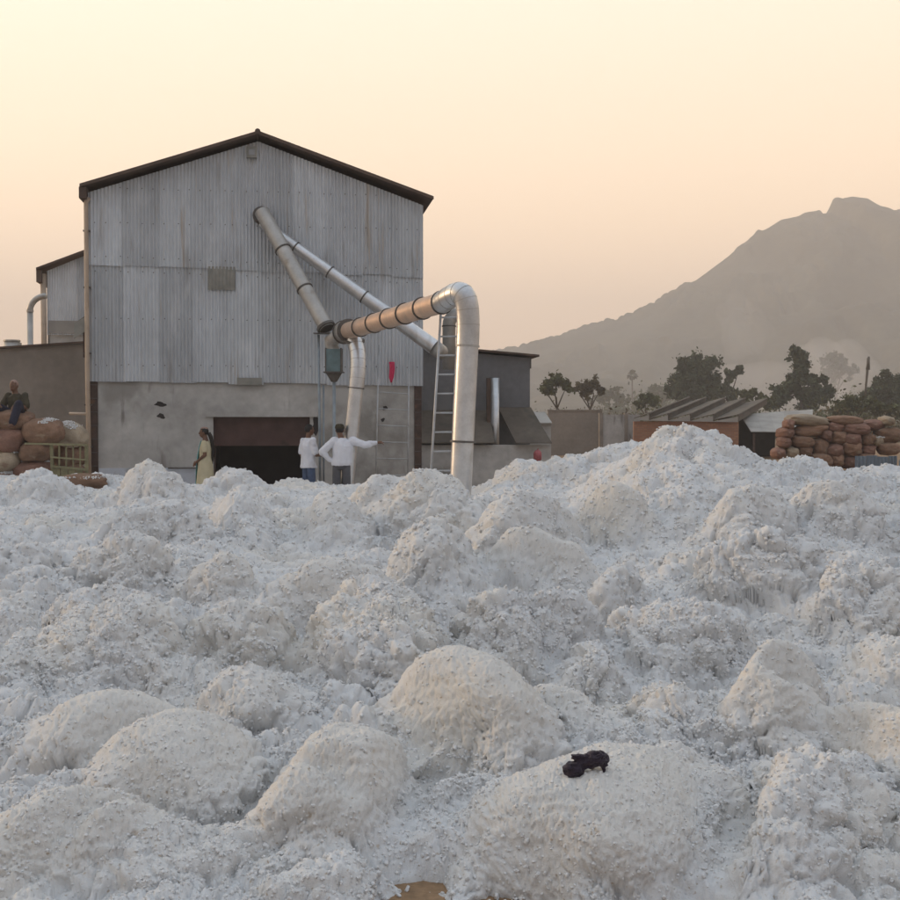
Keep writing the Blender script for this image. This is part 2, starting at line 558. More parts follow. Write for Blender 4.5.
tag(smoke(834, 370, 200, 6, 8, 5.0, .4, .035), 'pale smoke drifting behind the tall tree on the right', None, None, 'stuff')
tag(smoke(742, 328, 420, 11, 9, 10, .6, .008), 'faint smoke rising in front of the hill', None, None, 'stuff')
tag(smoke(772, 390, 230, 14, 8, 4.5, .1, .022), 'low smoke lying between the big tree and the tall tree', None, None, 'stuff')

# ------------------------------------------------------------------ cotton heap
def sstep(a, b, x):
    t = np.clip((x - a) / (b - a), 0, 1)
    return t * t * (3 - 2 * t)
PY = [2.6, 3.3, 3.8, 4.2, 5, 6, 8, 10, 13, 16, 19, 21, 22.3, 23.2, 24.2]
PZ = [-.3, -.10, -.01, .035, .12, .20, .32, .40, .50, .56, .58, .50, .36, .10, -.12]
def gauss(x, y, cx, cy_, sx, sy):
    return np.exp(-((x - cx) / sx) ** 2 - ((y - cy_) / sy) ** 2)
def base_z(x, y):
    x = np.asarray(x, float)
    y = np.asarray(y, float)
    z = np.interp(y, PY, PZ)
    # the yard side on the right is heaped higher
    z = z + .36 * sstep(1.2, 2.6, x) * sstep(9, 14, y) * (1 - sstep(17, 22, y))
    z = z + .58 * gauss(x, y, 2.72, 14.0, 1.25, 1.9) + .10 * gauss(x, y, 2.68, 13.9, .45, .8)
    z = z + .22 * gauss(x, y, 4.55, 15.2, .55, .9)
    z = z + .20 * gauss(x, y, 3.75, 14.4, .7, 1.1) + .10 * gauss(x, y, 5.6, 15.0, .8, 1.2)
    z = z + .30 * sstep(-4.6, -6.2, x) * sstep(20, 21.2, y) * (1 - sstep(23.0, 23.9, y))
    z = z + .44 * sstep(.35, 1.1, x) * (1 - sstep(2.6, 4.0, x)) * np.exp(-((y - 18.4) / 1.9) ** 2)
    # bare soil shows at the front
    z = z - .20 * gauss(x, y, .26, 4.10, .20, .20) - .18 * gauss(x, y, -.17, 4.12, .10, .10)
    return z
def row_Y(px, py):
    # distance at which the smooth heap is hit by the ray through a pixel
    d = ray(px, py)
    ys = np.linspace(3.4, 23, 900)
    xs = d.x / d.y * ys
    zs = EYE.z + d.z / d.y * ys
    hit = np.nonzero(zs <= base_z(xs, ys))[0]
    return float(ys[hit[0]]) if len(hit) else 20.0

def cotton_disp(P, smooth):
    """height of cotton relief above the smooth form, metres; P in world metres"""
    wob = np.stack([vnoise(P * 3.1, 60), vnoise(P * 3.1, 61), vnoise(P * 3.1, 62)], 1) * .07
    wob += np.stack([vnoise(P * 13, 63), vnoise(P * 13, 64), vnoise(P * 13, 65)], 1) * .016
    Q = P + wob
    patch = np.clip(vnoise(P * 1.3, 70) * .8 + .85, .35, 1.3)
    r = 1 - smooth
    near = np.clip((9.0 - P[:, 1]) / 3.0, 0, 1)
    out = tufts(Q / .31, 1) * .155 * r + tufts(Q / .135, 5) * .098 * patch * (.08 + .92 * r) - .165 * r - .02
    out += tufts(Q / .060, 9) * .052 * patch * (.14 + .86 * r)
    out += tufts(Q / .029, 13) * .028 * (.30 + .70 * r) * (.25 + .75 * np.clip((17 - P[:, 1]) / 8, 0, 1))
    sel = near > 0
    out[sel] += tufts(Q[sel] / .0145, 17) * .012 * near[sel]
    out += fbm(Q * [14, 14, 34], 3, 71) * .0065 * smooth
    return out

LUMPDEF = []
def L(*a, **k):
    LUMPDEF.append((a, k))
# nearest the camera
L(-14, 180, 782, 886, .40, 'long grey-white cotton lump at the left edge, just above the bottom left corner', yaw=8, roll=3)
L(76, 335, 842, 930, .8, 'broad crumbly cotton lump cut off by the bottom edge, left of centre', dep=.6, sub=6)
L(46, 182, 694, 775, .4, 'low smooth cotton lump behind the long grey-white lump at the left edge', yaw=-30)
L(100, 262, 722, 818, .35, 'smooth sack-like cotton lump slumping right, between the left-edge lump and the barrel lump', roll=10, yaw=-38)
L(272, 412, 722, 862, .2, 'tall smooth barrel-shaped cotton lump left of centre near the bottom', dep=.85, sub=6, power=2.9)
L(425, 565, 768, 872, .9, 'crumbly cotton lump tucked in left of the lump with the black cloth', dep=.8, roll=-6)
L(506, 716, 750, 905, .3, 'large smooth grey-white cotton lump with a black cloth lying on top', roll=10, yaw=-34, power=2.5)
L(640, 748, 748, 838, .8, 'small cotton lump right behind the lump with the black cloth', dep=.9, roll=10)
L(700, 866, 765, 895, .9, 'broad crumbly cotton lump near the bottom right corner', dep=.8, sub=6)
L(836, 935, 706, 800, .45, 'cream cotton lump cut off by the right edge', dep=.9)
L(826, 960, 868, 940, .8, 'cotton lump cut off by the bottom right corner', dep=.6)
L(403, 527, 646, 772, .25, 'smooth cream cotton lump in the middle, just behind the barrel-shaped lump', dep=.9, sub=6, roll=8)
L(733, 826, 648, 758, .4, 'rounded cream cotton lump right of the middle of the heap', dep=.9, power=2.8)
# middle of the heap
L(296, 442, 588, 692, .95, 'big crumbly cotton lump directly behind the smooth cream lump in the middle', dep=.8)
L(278, 394, 556, 626, .7, 'streaked low cotton lump below the two men, in the middle distance', dep=.75, roll=-8)
L(38, 184, 590, 690, .95, 'large crumbly cotton lump on the left, one row behind the smooth lumps', dep=.8)
L(57, 192, 534, 602, .85, 'rounded cotton lump on the left, third row from the back', dep=.75)
L(92, 218, 498, 556, .9, 'cotton lump on the left just behind the rounded one, second row from the back', dep=.75)
L(104, 208, 465, 512, .85, 'domed cotton lump standing against the whitewashed foot of the building', dep=.8)
L(208, 284, 490, 546, .95, 'cotton lump in front of the dark doorway, second row from the back', dep=.9)
L(198, 284, 463, 500, .95, 'hindmost cotton lump rising in front of the dark doorway', dep=.8)
L(356, 478, 466, 545, .85, 'cotton lump with a cream left side at the foot of the big duct', dep=.75)
L(384, 486, 515, 602, .85, 'cotton lump just in front of the one at the foot of the big duct', dep=.8)
L(448, 604, 490, 560, .8, 'long cotton lump right of the big duct foot, behind the oval one', dep=.55)
L(478, 608, 528, 592, .65, 'oval cotton lump right of centre, in front of the long one', dep=.65)
L(458, 622, 590, 668, 1.0, 'loose crumbly cotton lump at the centre of the heap', dep=.7)
L(592, 642, 556, 622, .95, 'small cotton lump beside the oval one, towards the tall peak', dep=1.0)
L(622, 764, 598, 672, 1.0, 'loose cotton lump in front of the tall peak, right of centre', dep=.8)
L(688, 832, 528, 606, 1.0, 'crumbly cotton lump on the slope below the tall peak', dep=.8)
L(812, 925, 566, 630, .95, 'cotton lump cut off by the right edge, halfway up the heap', dep=.7)
L(782, 880, 478, 532, .75, 'domed cotton lump near the right edge, below the sack stack', dep=.8)
L(640, 722, 688, 752, 1.0, 'small loose cotton lump left of the rounded cream lump', dep=.9)
L(-20, 62, 540, 600, .95, 'cotton lump cut off by the left edge, halfway up the heap', dep=.8)
L(10, 72, 470, 505, .95, 'small cotton lump in front of the left stack of sacks', dep=.8)
L(560, 625, 640, 700, 1.0, 'little loose cotton lump above and behind the black cloth', dep=.9)
L(190, 300, 600, 668, 1.0, 'loose cotton lump left of the big crumbly one in the middle', dep=.8)


L(176, 284, 556, 614, .75, 'cotton lump just right of the rounded one in the third row from the back', dep=.8)
L(-6, 70, 608, 672, .8, 'cotton lump cut off by the left edge, beside the large crumbly one', dep=.8)
L(556, 664, 476, 532, .75, 'cotton lump on the left foot of the tall peak', dep=.8)
L(704, 800, 482, 538, .75, 'cotton lump on the right flank of the tall peak', dep=.8)
L(846, 932, 636, 700, .8, 'cotton lump cut off by the right edge, above the cream one', dep=.8)
L(524, 612, 692, 752, .75, 'low cotton lump between the smooth cream lump in the middle and the black cloth', dep=.8)
L(196, 300, 670, 728, .75, 'low cotton lump behind the smooth sack-like lump slumping right', dep=.8)
L(296, 366, 492, 548, .8, 'cotton lump in front of the two men, left of the big duct foot', dep=.8)

def lump_geom(x0, x1, y0, y1, yaw=0, roll=0, dep=.8, rough=.8):
    cx = (x0 + x1) / 2
    Yf = row_Y(cx, min(y1, 895))
    best = None
    for f in np.linspace(.40, 1.55, 60):
        Yc = Yf
        for _ in range(3):
            w = (x1 - x0) / 2 * px2m(Yc)
            Yc = Yf + w * f
        c = at(cx, y0, Yc)
        zb = max(float(base_z(c.x, Yc)), 0)
        need = c.z - zb
        err = abs(need - w * (.78 if rough < .6 else .80 + (.18 if Yf > 7 else 0)))
        if best is None or err < best[0]:
            best = (err, c.x, Yc, zb, c.z, w, max(need, w * .3), f / .82)
    return best[1:]
GEOM = [lump_geom(*a[:4], rough=a[4], **{q: k[q] for q in k if q in ('yaw', 'roll', 'dep')}) for a, k in LUMPDEF]

# the smooth form of the heap with its lumps, on a regular fan first
FC, FR = 640, 1500
ftx = np.linspace(-.49, .49, FC)
fY = np.exp(np.linspace(math.log(2.9), math.log(24.0), FR))
TX, GY = np.meshgrid(ftx, fY)
GX = TX * GY
flat3 = lambda k, z=0.: np.stack([GX.ravel() * k, GY.ravel() * k, np.full(GX.size, z)], 1)
n1 = fbm(flat3(.75), 2, 31).reshape(GX.shape)
n2 = fbm(flat3(1.9), 2, 35).reshape(GX.shape)
n3 = fbm(flat3(4.3), 2, 38).reshape(GX.shape)
edge = sstep(22.6, 21.0, GY)
lump_field = puff(np.stack([GX.ravel() / .85 + n1.ravel() * .25, GY.ravel() / .95 + n2.ravel() * .25, np.full(GX.size, .5)], 1), 77).reshape(GX.shape)
amp = .35 + .65 * sstep(4.0, 6.5, GY)
GZ = base_z(GX, GY) + edge * amp * (.12 * n1 + .07 * n2 + .04 * n3 + .22 * (lump_field - .6))
GB = GZ.copy()
own = np.full(GX.shape, -1)
smo = np.zeros(GX.shape)
order = sorted(range(len(LUMPDEF)), key=lambda i: -GEOM[i][1])
for i in order:
    (a, k), (lx_, ly_, zb, zt, w, hgt, dep) = LUMPDEF[i], GEOM[i]
    rough = a[4]
    yaw = R(k.get('yaw', 0) if 'yaw' in k else (-28, 14, -40, 24, -12, 36)[i % 6])
    dx, dy = GX - lx_, GY - ly_
    near = (np.abs(dx) < w * 3) & (np.abs(dy) < w * 3)
    ex, ey = dx * math.cos(yaw) + dy * math.sin(yaw), -dx * math.sin(yaw) + dy * math.cos(yaw)
    ex = ex / (w * (1.06 - .02 * rough)) + (n2 * .20 + n3 * .11) * (.5 + .5 * rough)
    ey = ey / (w * dep * (1.06 - .02 * rough)) + (n1 * .18 - n3 * .11) * (.5 + .5 * rough)
    pw = k.get('power', 2.2)
    rr = (np.abs(ex) ** pw + np.abs(ey) ** pw) ** (1 / pw)
    # dome, steeper for packed lumps, then a banked-up skirt of loose cotton
    ex_ = .54 + .04 * rough
    tilt = -math.tan(R(k.get('roll', 0))) * np.clip(ex, -1, 1) * w * .8
    core = np.clip(1 - rr ** 2, 0, 1) ** ex_
    z0 = zb - .02
    dome = z0 + (hgt + .02 + tilt + (.14 * hgt * n2 + .08 * hgt * n3) * (.35 + .65 * rough)) * core
    fall = np.clip(1 - (rr / 1.55) ** 2, 0, 1)
    bank = GB + (z0 - GB) * fall ** .7 + (.22 + .25 * n2 + .1 * n3) * hgt * fall
    GZ = GZ - np.where(near, (.07 + .42 * hgt) * np.exp(-((rr - 1.10) / .16) ** 2) * edge * (.75 + .5 * n3), 0)
    tgt = np.where(core > 0, np.maximum(dome, bank), bank)
    hit = near & (tgt > GZ) & (rr < 1.55)
    GZ = np.where(hit, tgt, GZ)
    lumpmask = hit & (dome >= bank) & (core > 0)
    own = np.where(lumpmask, i, np.where(hit, -1, own))
    fade = np.clip((1 - rr) * 5, 0, 1)
    smo = np.where(lumpmask, min(1, (1 - rough) * 2.5) * fade, np.where(hit, 0, smo))
GZ = GZ - .34 * gauss(GX, GY, .25, 4.12, .13, .13) - .30 * gauss(GX, GY, -.15, 4.12, .07, .08)
# soften kinks a little (about 2 cm near, 6 cm far)
for ax, ks in ((0, (4, 3)), (1, (5, 4))):
    for kr in ks:
        GZ = np.moveaxis(GZ, ax, 0)
        p_ = np.concatenate([np.repeat(GZ[:1], kr, 0), GZ, np.repeat(GZ[-1:], kr, 0)])
        GZ = sum(p_[i:i + GZ.shape[0]] for i in range(2 * kr + 1)) / (2 * kr + 1)
        GZ = np.moveaxis(GZ, 0, ax)
# loose cotton does not stand in sheer walls: relax faces steeper than about 65 degrees
def box_blur(A, kr, ax):
    A = np.moveaxis(A, ax, 0)
    p_ = np.concatenate([np.repeat(A[:1], kr, 0), A, np.repeat(A[-1:], kr, 0)])
    A = sum(p_[i:i + A.shape[0]] for i in range(2 * kr + 1)) / (2 * kr + 1)
    return np.moveaxis(A, 0, ax)
for kr in (5, 5):
    smo = box_blur(box_blur(smo, kr, 0), kr, 1)
for _ in range(14):
    gx = np.gradient(GZ, axis=1) / (GY * (ftx[1] - ftx[0]))
    gy_ = np.gradient(GZ, axis=0) / (GY * math.log(fY[1] / fY[0]))
    steep = sstep(1.5, 2.6, np.sqrt(gx * gx + gy_ * gy_))
    steep = np.clip(box_blur(box_blur(steep, 4, 0), 4, 1) * 1.6, 0, 1)
    GZ = GZ + (box_blur(box_blur(GZ, 4, 0), 4, 1) - GZ) * steep
# resample every column to even spacing along the surface
NC, NR = 1000, 890
tanx = np.linspace(-.47, .47, NC)
fi = (tanx - ftx[0]) / (ftx[1] - ftx[0])
f0 = np.clip(fi.astype(int), 0, FC - 2)
fw = fi - f0
colZ = GZ[:, f0] * (1 - fw) + GZ[:, f0 + 1] * fw
dY = np.diff(fY)[:, None]
ds = np.sqrt((.50 * dY) ** 2 + np.diff(colZ, axis=0) ** 2) / fY[:-1, None]
cum = np.concatenate([np.zeros((1, NC)), np.cumsum(ds, axis=0)])
for ker in (16, 10, 6):
    pad = np.concatenate([np.zeros((FR, 1)), np.cumsum(np.pad(cum, ((0, 0), (ker, ker)), mode='edge'), axis=1)], axis=1)
    cum = (pad[:, 2 * ker + 1:] - pad[:, :-2 * ker - 1]) / (2 * ker + 1)
cum /= cum[-1:]
tt = np.linspace(0, 1, NR)
HY2 = np.empty((NR, NC))
HZ2 = np.empty((NR, NC))
for j in range(NC):
    HY2[:, j] = np.interp(tt, cum[:, j], fY)
    HZ2[:, j] = np.interp(HY2[:, j], fY, colZ[:, j])
HX2 = tanx[None, :] * HY2
ri = np.clip(np.searchsorted(fY, HY2), 0, FR - 1)
ci = np.clip(np.round(fi).astype(int), 0, FC - 1)[None, :].repeat(NR, 0)
own2 = own[ri, ci]
smo2 = smo[ri, ci]
edge2 = sstep(22.6, 21.0, HY2)
def normals(X, Y, Z):
    p = np.stack([X, Y, Z], -1)
    n = np.cross(np.gradient(p, axis=1), np.gradient(p, axis=0))
    n /= np.linalg.norm(n, axis=-1, keepdims=True) + 1e-12
    return n
N0 = normals(HX2, HY2, HZ2)
for _ in range(3):       # soften normals so that relief does not shear at creases
    N0[1:-1, 1:-1] = (N0[:-2, 1:-1] + N0[2:, 1:-1] + N0[1:-1, :-2] + N0[1:-1, 2:] + N0[1:-1, 1:-1]) / 5
P0 = np.stack([HX2, HY2, HZ2], -1).reshape(-1, 3)
disp = cotton_disp(P0.astype(np.float32), smo2.ravel().astype(np.float32)) * (.35 + .65 * edge2.ravel())
P1 = P0 + N0.reshape(-1, 3) * disp[:, None]
idx = np.arange(NR * NC).reshape(NR, NC)
F = np.stack([idx[:-1, :-1].ravel(), idx[:-1, 1:].ravel(), idx[1:, 1:].ravel(), idx[1:, :-1].ravel()], 1)
fown = own2[:-1, :-1].ravel()
packed = smo2.ravel()
def surface_part(name, faces, base, skirt=0.0):
    used = np.unique(faces)
    rem = np.full(len(P1), -1)
    rem[used] = np.arange(len(used))
    V = P1[used] - base
    f2 = rem[faces]
    pk_ = packed[used]
    if skirt:      # close the sides downwards so that the lump is a body, not a sheet
        e = np.concatenate([f2[:, [0, 1]], f2[:, [1, 2]], f2[:, [2, 3]], f2[:, [3, 0]]])
        key = np.sort(e, 1)
        key = key[:, 0].astype(np.int64) * len(V) + key[:, 1]
        u, inv, cnt = np.unique(key, return_inverse=True, return_counts=True)
        be = e[cnt[inv] == 1]
        bv = np.unique(be)
        m2 = np.full(len(V), -1)
        m2[bv] = np.arange(len(bv)) + len(V)
        low = V[bv] * [.9, .9, 1]
        low[:, 2] = np.minimum(low[:, 2] - .03, V[bv][:, 2].min() - skirt)
        f2 = np.concatenate([f2, np.stack([be[:, 1], be[:, 0], m2[be[:, 0]], m2[be[:, 1]]], 1)])
        V = np.concatenate([V, low])
        pk_ = np.concatenate([pk_, pk_[bv]])
    o = np_mesh(name, V, f2, M['cotton'])
    at_ = o.data.attributes.new('packed', 'FLOAT', 'POINT')
    at_.data.foreach_set('value', pk_.astype(np.float32))
    o.location = base
    return o
heap = surface_part('cotton_heap', F[fown == -1], np.zeros(3))
tag(heap, 'wide heap of loose raw white cotton covering the yard', None, None, 'stuff')
MARGINS = []
# the heap goes on to both sides, coarser, and runs out to the ground
for sgn in (-1, 1):
    mt_ = sgn * np.concatenate([np.linspace(.448, .62, 54), np.linspace(.625, 1.15, 45)])
    my_ = np.exp(np.linspace(math.log(3.0), math.log(23.8), 250))
    mT, mY = np.meshgrid(mt_ if sgn > 0 else mt_[::-1], my_)
    mX = mT * mY
    q3 = lambda k_: np.stack([mX.ravel() * k_, mY.ravel() * k_, np.zeros(mX.size)], 1)
    e1_, e2_, e3_ = (fbm(q3(kk), 2, sd_).reshape(mX.shape) for kk, sd_ in ((.75, 31), (1.9, 35), (4.3, 38)))
    lf_ = puff(np.stack([mX.ravel() / .85 + e1_.ravel() * .25, mY.ravel() / .95 + e2_.ravel() * .25, np.full(mX.size, .5)], 1), 77).reshape(mX.shape)
    ed_ = sstep(22.6, 21.0, mY)
    mZ = base_z(mX, mY) + ed_ * (.35 + .65 * sstep(4.0, 6.5, mY)) * (.12 * e1_ + .07 * e2_ + .04 * e3_ + .22 * (lf_ - .6))
    mZ = mZ - 1.6 * sstep(.70, 1.12, np.abs(mT) + .06 * e1_)
    mN = normals(mX, mY, mZ)
    mP = np.stack([mX, mY, mZ], -1).reshape(-1, 3)
    mP = mP + mN.reshape(-1, 3) * ((cotton_disp(mP.astype(np.float32), np.zeros(len(mP), np.float32)) - .05 * sstep(.462, .452, np.abs(mT.ravel()))) * (.35 + .65 * ed_.ravel()))[:, None]
    mi_ = np.arange(mX.size).reshape(mX.shape)
    mF = np.stack([mi_[:-1, :-1].ravel(), mi_[:-1, 1:].ravel(), mi_[1:, 1:].ravel(), mi_[1:, :-1].ravel()], 1)
    np_mesh('heap_margin', mP, mF, M['cotton'], heap)['kind'] = 'stuff'
    MARGINS.append((mP, mF))
LUMPS = []
for i, ((a, k), (lx_, ly_, zb, zt, w, hgt)) in enumerate(zip(LUMPDEF, [q[:6] for q in GEOM])):
    sel = F[fown == i]
    if len(sel) < 60:
        print('lump hidden:', a[5])
        continue
    o = surface_part('cotton_lump', sel, np.array([lx_, ly_, max(zb, 0)]), .05)
    tag(o, a[5], 'cotton lump', 'sack-shaped lumps of cotton on the heap')
    LUMPS.append((o, lx_, ly_, zt, w))
heapN = normals(*[P1.reshape(NR, NC, 3)[..., k] for k in range(3)])

# locks of cotton: instanced on points --------------------------------
def lock_group():
    ng = bpy.data.node_groups.new('cotton_locks', 'GeometryNodeTree')
    ng.interface.new_socket('Geometry', in_out='INPUT', socket_type='NodeSocketGeometry')
    ng.interface.new_socket('Geometry', in_out='OUTPUT', socket_type='NodeSocketGeometry')
    N = ng.nodes.new
    L = ng.links.new
    gi, go = N('NodeGroupInput'), N('NodeGroupOutput')
    join = N('GeometryNodeJoinGeometry')
    for k in range(4):
        ico = N('GeometryNodeMeshIcoSphere')
        ico.inputs['Subdivisions'].default_value = 3
        ico.inputs['Radius'].default_value = 1
        nz = N('ShaderNodeTexNoise')
        nz.noise_dimensions = '4D'
        nz.inputs['W'].default_value = 3.7 * k
        nz.inputs['Scale'].default_value = 1.15
        nz.inputs['Detail'].default_value = 2
        sub = N('ShaderNodeVectorMath')
        sub.operation = 'SUBTRACT'
        sub.inputs[1].default_value = (.5, .5, .5)
        scl = N('ShaderNodeVectorMath')
        scl.operation = 'SCALE'
        scl.inputs['Scale'].default_value = 2.1
        sp = N('GeometryNodeSetPosition')
        ss = N('GeometryNodeSetShadeSmooth')
        sm = N('GeometryNodeSetMaterial')
        sm.inputs['Material'].default_value = M['cotton_lock']
        g2i = N('GeometryNodeGeometryToInstance')
        L(nz.outputs['Color'], sub.inputs[0])
        L(sub.outputs[0], scl.inputs[0])
        L(ico.outputs['Mesh'], sp.inputs['Geometry'])
        L(scl.outputs[0], sp.inputs['Offset'])
        L(sp.outputs[0], ss.inputs[0])
        L(ss.outputs[0], sm.inputs[0])
        L(sm.outputs[0], g2i.inputs[0])
        L(g2i.outputs[0], join.inputs[0])
    iop = N('GeometryNodeInstanceOnPoints')
    iop.inputs['Pick Instance'].default_value = True
    ri = N('FunctionNodeRandomValue')
    ri.data_type = 'INT'
    ri.inputs[4].default_value = 0
    ri.inputs[5].default_value = 3
    a1 = N('GeometryNodeInputNamedAttribute')
    a1.data_type = 'FLOAT_VECTOR'
    a1.inputs[0].default_value = 'sc'
    a2 = N('GeometryNodeInputNamedAttribute')
    a2.data_type = 'FLOAT_VECTOR'
    a2.inputs[0].default_value = 'rt'
    e2r = N('FunctionNodeEulerToRotation')
    L(gi.outputs[0], iop.inputs['Points'])
    L(join.outputs[0], iop.inputs['Instance'])
    L(ri.outputs[2], iop.inputs['Instance Index'])
    L(a2.outputs[0], e2r.inputs[0])
    L(e2r.outputs[0], iop.inputs['Rotation'])
    L(a1.outputs[0], iop.inputs['Scale'])
    L(iop.outputs[0], go.inputs[0])
    return ng
LOCKS = lock_group()
def locks(name, pts, size, parent=None):
    n = len(pts)
    me = bpy.data.meshes.new(name)
    me.vertices.add(n)
    me.vertices.foreach_set('co', np.asarray(pts, np.float32).ravel())
    sc = (size[:, None] * rng.uniform(.6, 1.35, (n, 3))).astype(np.float32)
    rt = rng.uniform(0, 6.28, (n, 3)).astype(np.float32)
    a = me.attributes.new('sc', 'FLOAT_VECTOR', 'POINT')
    a.data.foreach_set('vector', sc.ravel())
    a = me.attributes.new('rt', 'FLOAT_VECTOR', 'POINT')
    a.data.foreach_set('vector', rt.ravel())
    me.update()
    me.materials.append(M['cotton'])
    o = bpy.data.objects.new(name, me)
    COL.objects.link(o)
    o.parent = parent
    md = o.modifiers.new('locks', 'NODES')
    md.node_group = LOCKS
    o['kind'] = 'stuff'
    return o
HP = P1.reshape(NR, NC, 3)
def strew(mask, n, parent=None, base=None, k=1.0, name='cotton_lock'):
    cand = np.nonzero(mask.ravel())[0]
    pick = cand[rng.integers(0, len(cand), n)]
    p, nn = P1[pick], heapN.reshape(-1, 3)[pick]
    cl = vnoise(p * 2.2, 90) + .5 * vnoise(p * 7.0, 91)
    keep = (rng.uniform(-1.0, .45, n) < cl) & (rng.uniform(0, 1, n) < np.clip((13 - p[:, 1]) / 5, .72, 1))
    p, nn = p[keep], nn[keep]
    sz = np.clip(.0017 * p[:, 1] ** .78, .0045, .0115) * rng.uniform(.4, 1.5, len(p)) * k
    p = p + rng.uniform(-.5, .5, p.shape) * (sz * 1.0)[:, None] - nn * (sz * .15)[:, None]
    return locks(name, p if base is None else p - base, sz, parent)
vis = (HY2 < 22.4) & (HP[..., 2] > 0)
o = strew(vis & (own2 < 0), 125000)
tag(o, 'loose locks of white cotton strewn over the heap', None, None, 'stuff')
for mP, mF in MARGINS:
    pf = mF[rng.integers(0, len(mF), 60000)]
    u_, v_ = rng.uniform(0, 1, (2, 60000, 1))
    p_ = (mP[pf[:, 0]] * (1 - u_) + mP[pf[:, 1]] * u_) * (1 - v_) + (mP[pf[:, 3]] * (1 - u_) + mP[pf[:, 2]] * u_) * v_
    p_ = p_[(p_[:, 2] > 0) & (p_[:, 1] < 22.4)]
    locks('cotton_lock', p_, np.clip(.0026 * p_[:, 1] ** .78, .007, .016) * rng.uniform(.4, 1.5, len(p_)), heap)
cr = np.stack([rng.normal(.15, .22, 140), rng.normal(4.12, .10, 140), np.full(140, .006)], 1)
o = locks('cotton_crumb', cr, rng.uniform(.004, .014, 140))
tag(o, 'crumbs of cotton on the bare soil at the front', None, None, 'stuff')
for i, ((a, k), g_) in enumerate(zip(LUMPDEF, GEOM)):
    lo = [l for l in LUMPS if l[0]['label'] == a[5]]
    if lo:
        mk = own2 == i
        strew(mk, int(mk.sum() * (.03 + .24 * a[4] ** 1.5)), lo[0][0], np.array(lo[0][0].location), .72 + .28 * a[4])
_ico = {}
def ico(sub):
    if sub not in _ico:
        bm = bmesh.new()
        bmesh.ops.create_icosphere(bm, subdivisions=sub, radius=1)
        v = np.array([x.co[:] for x in bm.verts])
        f = np.array([[x.index for x in q.verts] for q in bm.faces])
        bm.free()
        _ico[sub] = (v, f)
    return _ico[sub]

# black cloth on the nearest big lump -----------------------------------
lx = [l for l in LUMPS if 'black cloth lying on top' in l[0]['label']][0]
def surface_hit(o, px, py):
    d = ray(px, py).normalized()
    best = None
    me = o.data
    n = len(me.vertices)
    a = np.empty(n * 3, np.float32)
    me.vertices.foreach_get('co', a)
    a = a.reshape(-1, 3) + np.array(o.location) - np.array(EYE)
    dd = np.array(d)
    t = a @ dd
    dist = np.linalg.norm(a - t[:, None] * dd, axis=1)
    c = np.nonzero(dist < .02)[0]
    i = c[np.argmin(t[c])] if len(c) else np.argmin(dist)
    return Vector(a[i] + np.array(EYE))
hit = surface_hit(lx[0], 584, 768)
CLOTH_AT = hit

# ------------------------------------------------------------------ main building
A8 = R(8)
class Wall:
    def __init__(s, px, Y, ang):
        d = ray(px, 422)
        s.o = Vector((d.x / d.y * Y, Y, 0))
        s.ang = ang
        s.ux = Vector((math.cos(ang), math.sin(ang), 0))
        s.uy = Vector((-math.sin(ang), math.cos(ang), 0))
    def loc(s, px, py, off=0.0):
        d = ray(px, py)
        o = s.o + s.uy * off
        t = (o - EYE).dot(s.uy) / d.dot(s.uy)
        p = EYE + d * t - s.o
        return p.dot(s.ux), p.z
    def world(s, u, v, z):
        return s.o + s.ux * u + s.uy * v + Vector((0, 0, z))
BW = Wall(90, 25.0, A8)
b = empty('mill_building', BW.o, A8)
tag(b, 'tall grey corrugated-iron mill building with gabled front and rendered base', 'building')
uL = 0.0
uR = BW.loc(423, 300)[0]
zSheet = BW.loc(250, 384)[1]
zTop = BW.loc(90, 192)[1]
zTopR = BW.loc(424, 205)[1]
uRidge, zRidge = BW.loc(258, 141)
dl, dr_ = BW.loc(213, 416)[0], BW.loc(310, 416)[0]
dtop = BW.loc(262, 416)[1]
DEP = 14.0
def gable(u):
    return zTop + (zRidge - zTop) * u / uRidge if u < uRidge else zRidge + (zTopR - zRidge) * (u - uRidge) / (uR - uRidge)
# rendered masonry base, door opening left free
colw = .16
m = MB()
m.box((uL + colw, .05, 0), (dl, .30, zSheet + .1))
m.box((dr_, .05, 0), (uR - colw - .03, .30, zSheet + .1))
m.box((dl, .05, dtop), (dr_, .30, zSheet + .1))
m.build('wall', M['concrete'], b)
MB().box((dl - .16, .0, dtop - .02), (dr_ + .16, .26, dtop + .10)).build('lintel', M['concrete'], b)
MB().box((uL + colw + .01, .035, 0), (BW.loc(200, 470)[0], .09, BW.loc(150, 468)[1])).build('plinth', M['whitewash'], b)
MB().tube([(BW.loc(168, 469)[0], -.02, BW.loc(168, 468)[1]), (BW.loc(197, 469)[0], -.02, BW.loc(197, 468)[1])], .018, 8).build('conduit', M['flange'], b)
for u0, u1 in ((uL, uL + colw), (uR - .03 - colw, uR - .03)):
    c = MB()
    c.box((u0, .02, 0), (u1, .16, zSheet + .1))
    co = c.build('column', M['rust_steel'], b)
    for k in range(9):
        MB().box((u0 - .008, .004, .22 + k * .29), (u1 + .008, .02, .235 + k * .29)).build('batten', M['flange'], co)
# back and side walls (plain sheet), so the inside of the door is dark
m = MB()
m.box((uL + .02, .32, 0), (uL + .06, DEP, zTop))
m.box((uR - .06, .32, 0), (uR - .02, DEP, zTopR))
m.build('side_wall', M['galv'], b)
m = MB()
m.add([(uL + .06, DEP, 0), (uR - .06, DEP, 0), (uR - .06, DEP, zTopR), (uRidge, DEP, zRidge), (uL + .06, DEP, zTop)], [(0, 1, 2, 3, 4)])
m.build('back_wall', M['galv'], b)
MB().box((uL + .1, .3, -.02), (uR - .1, DEP, .012)).build('floor', M['dark'], b)
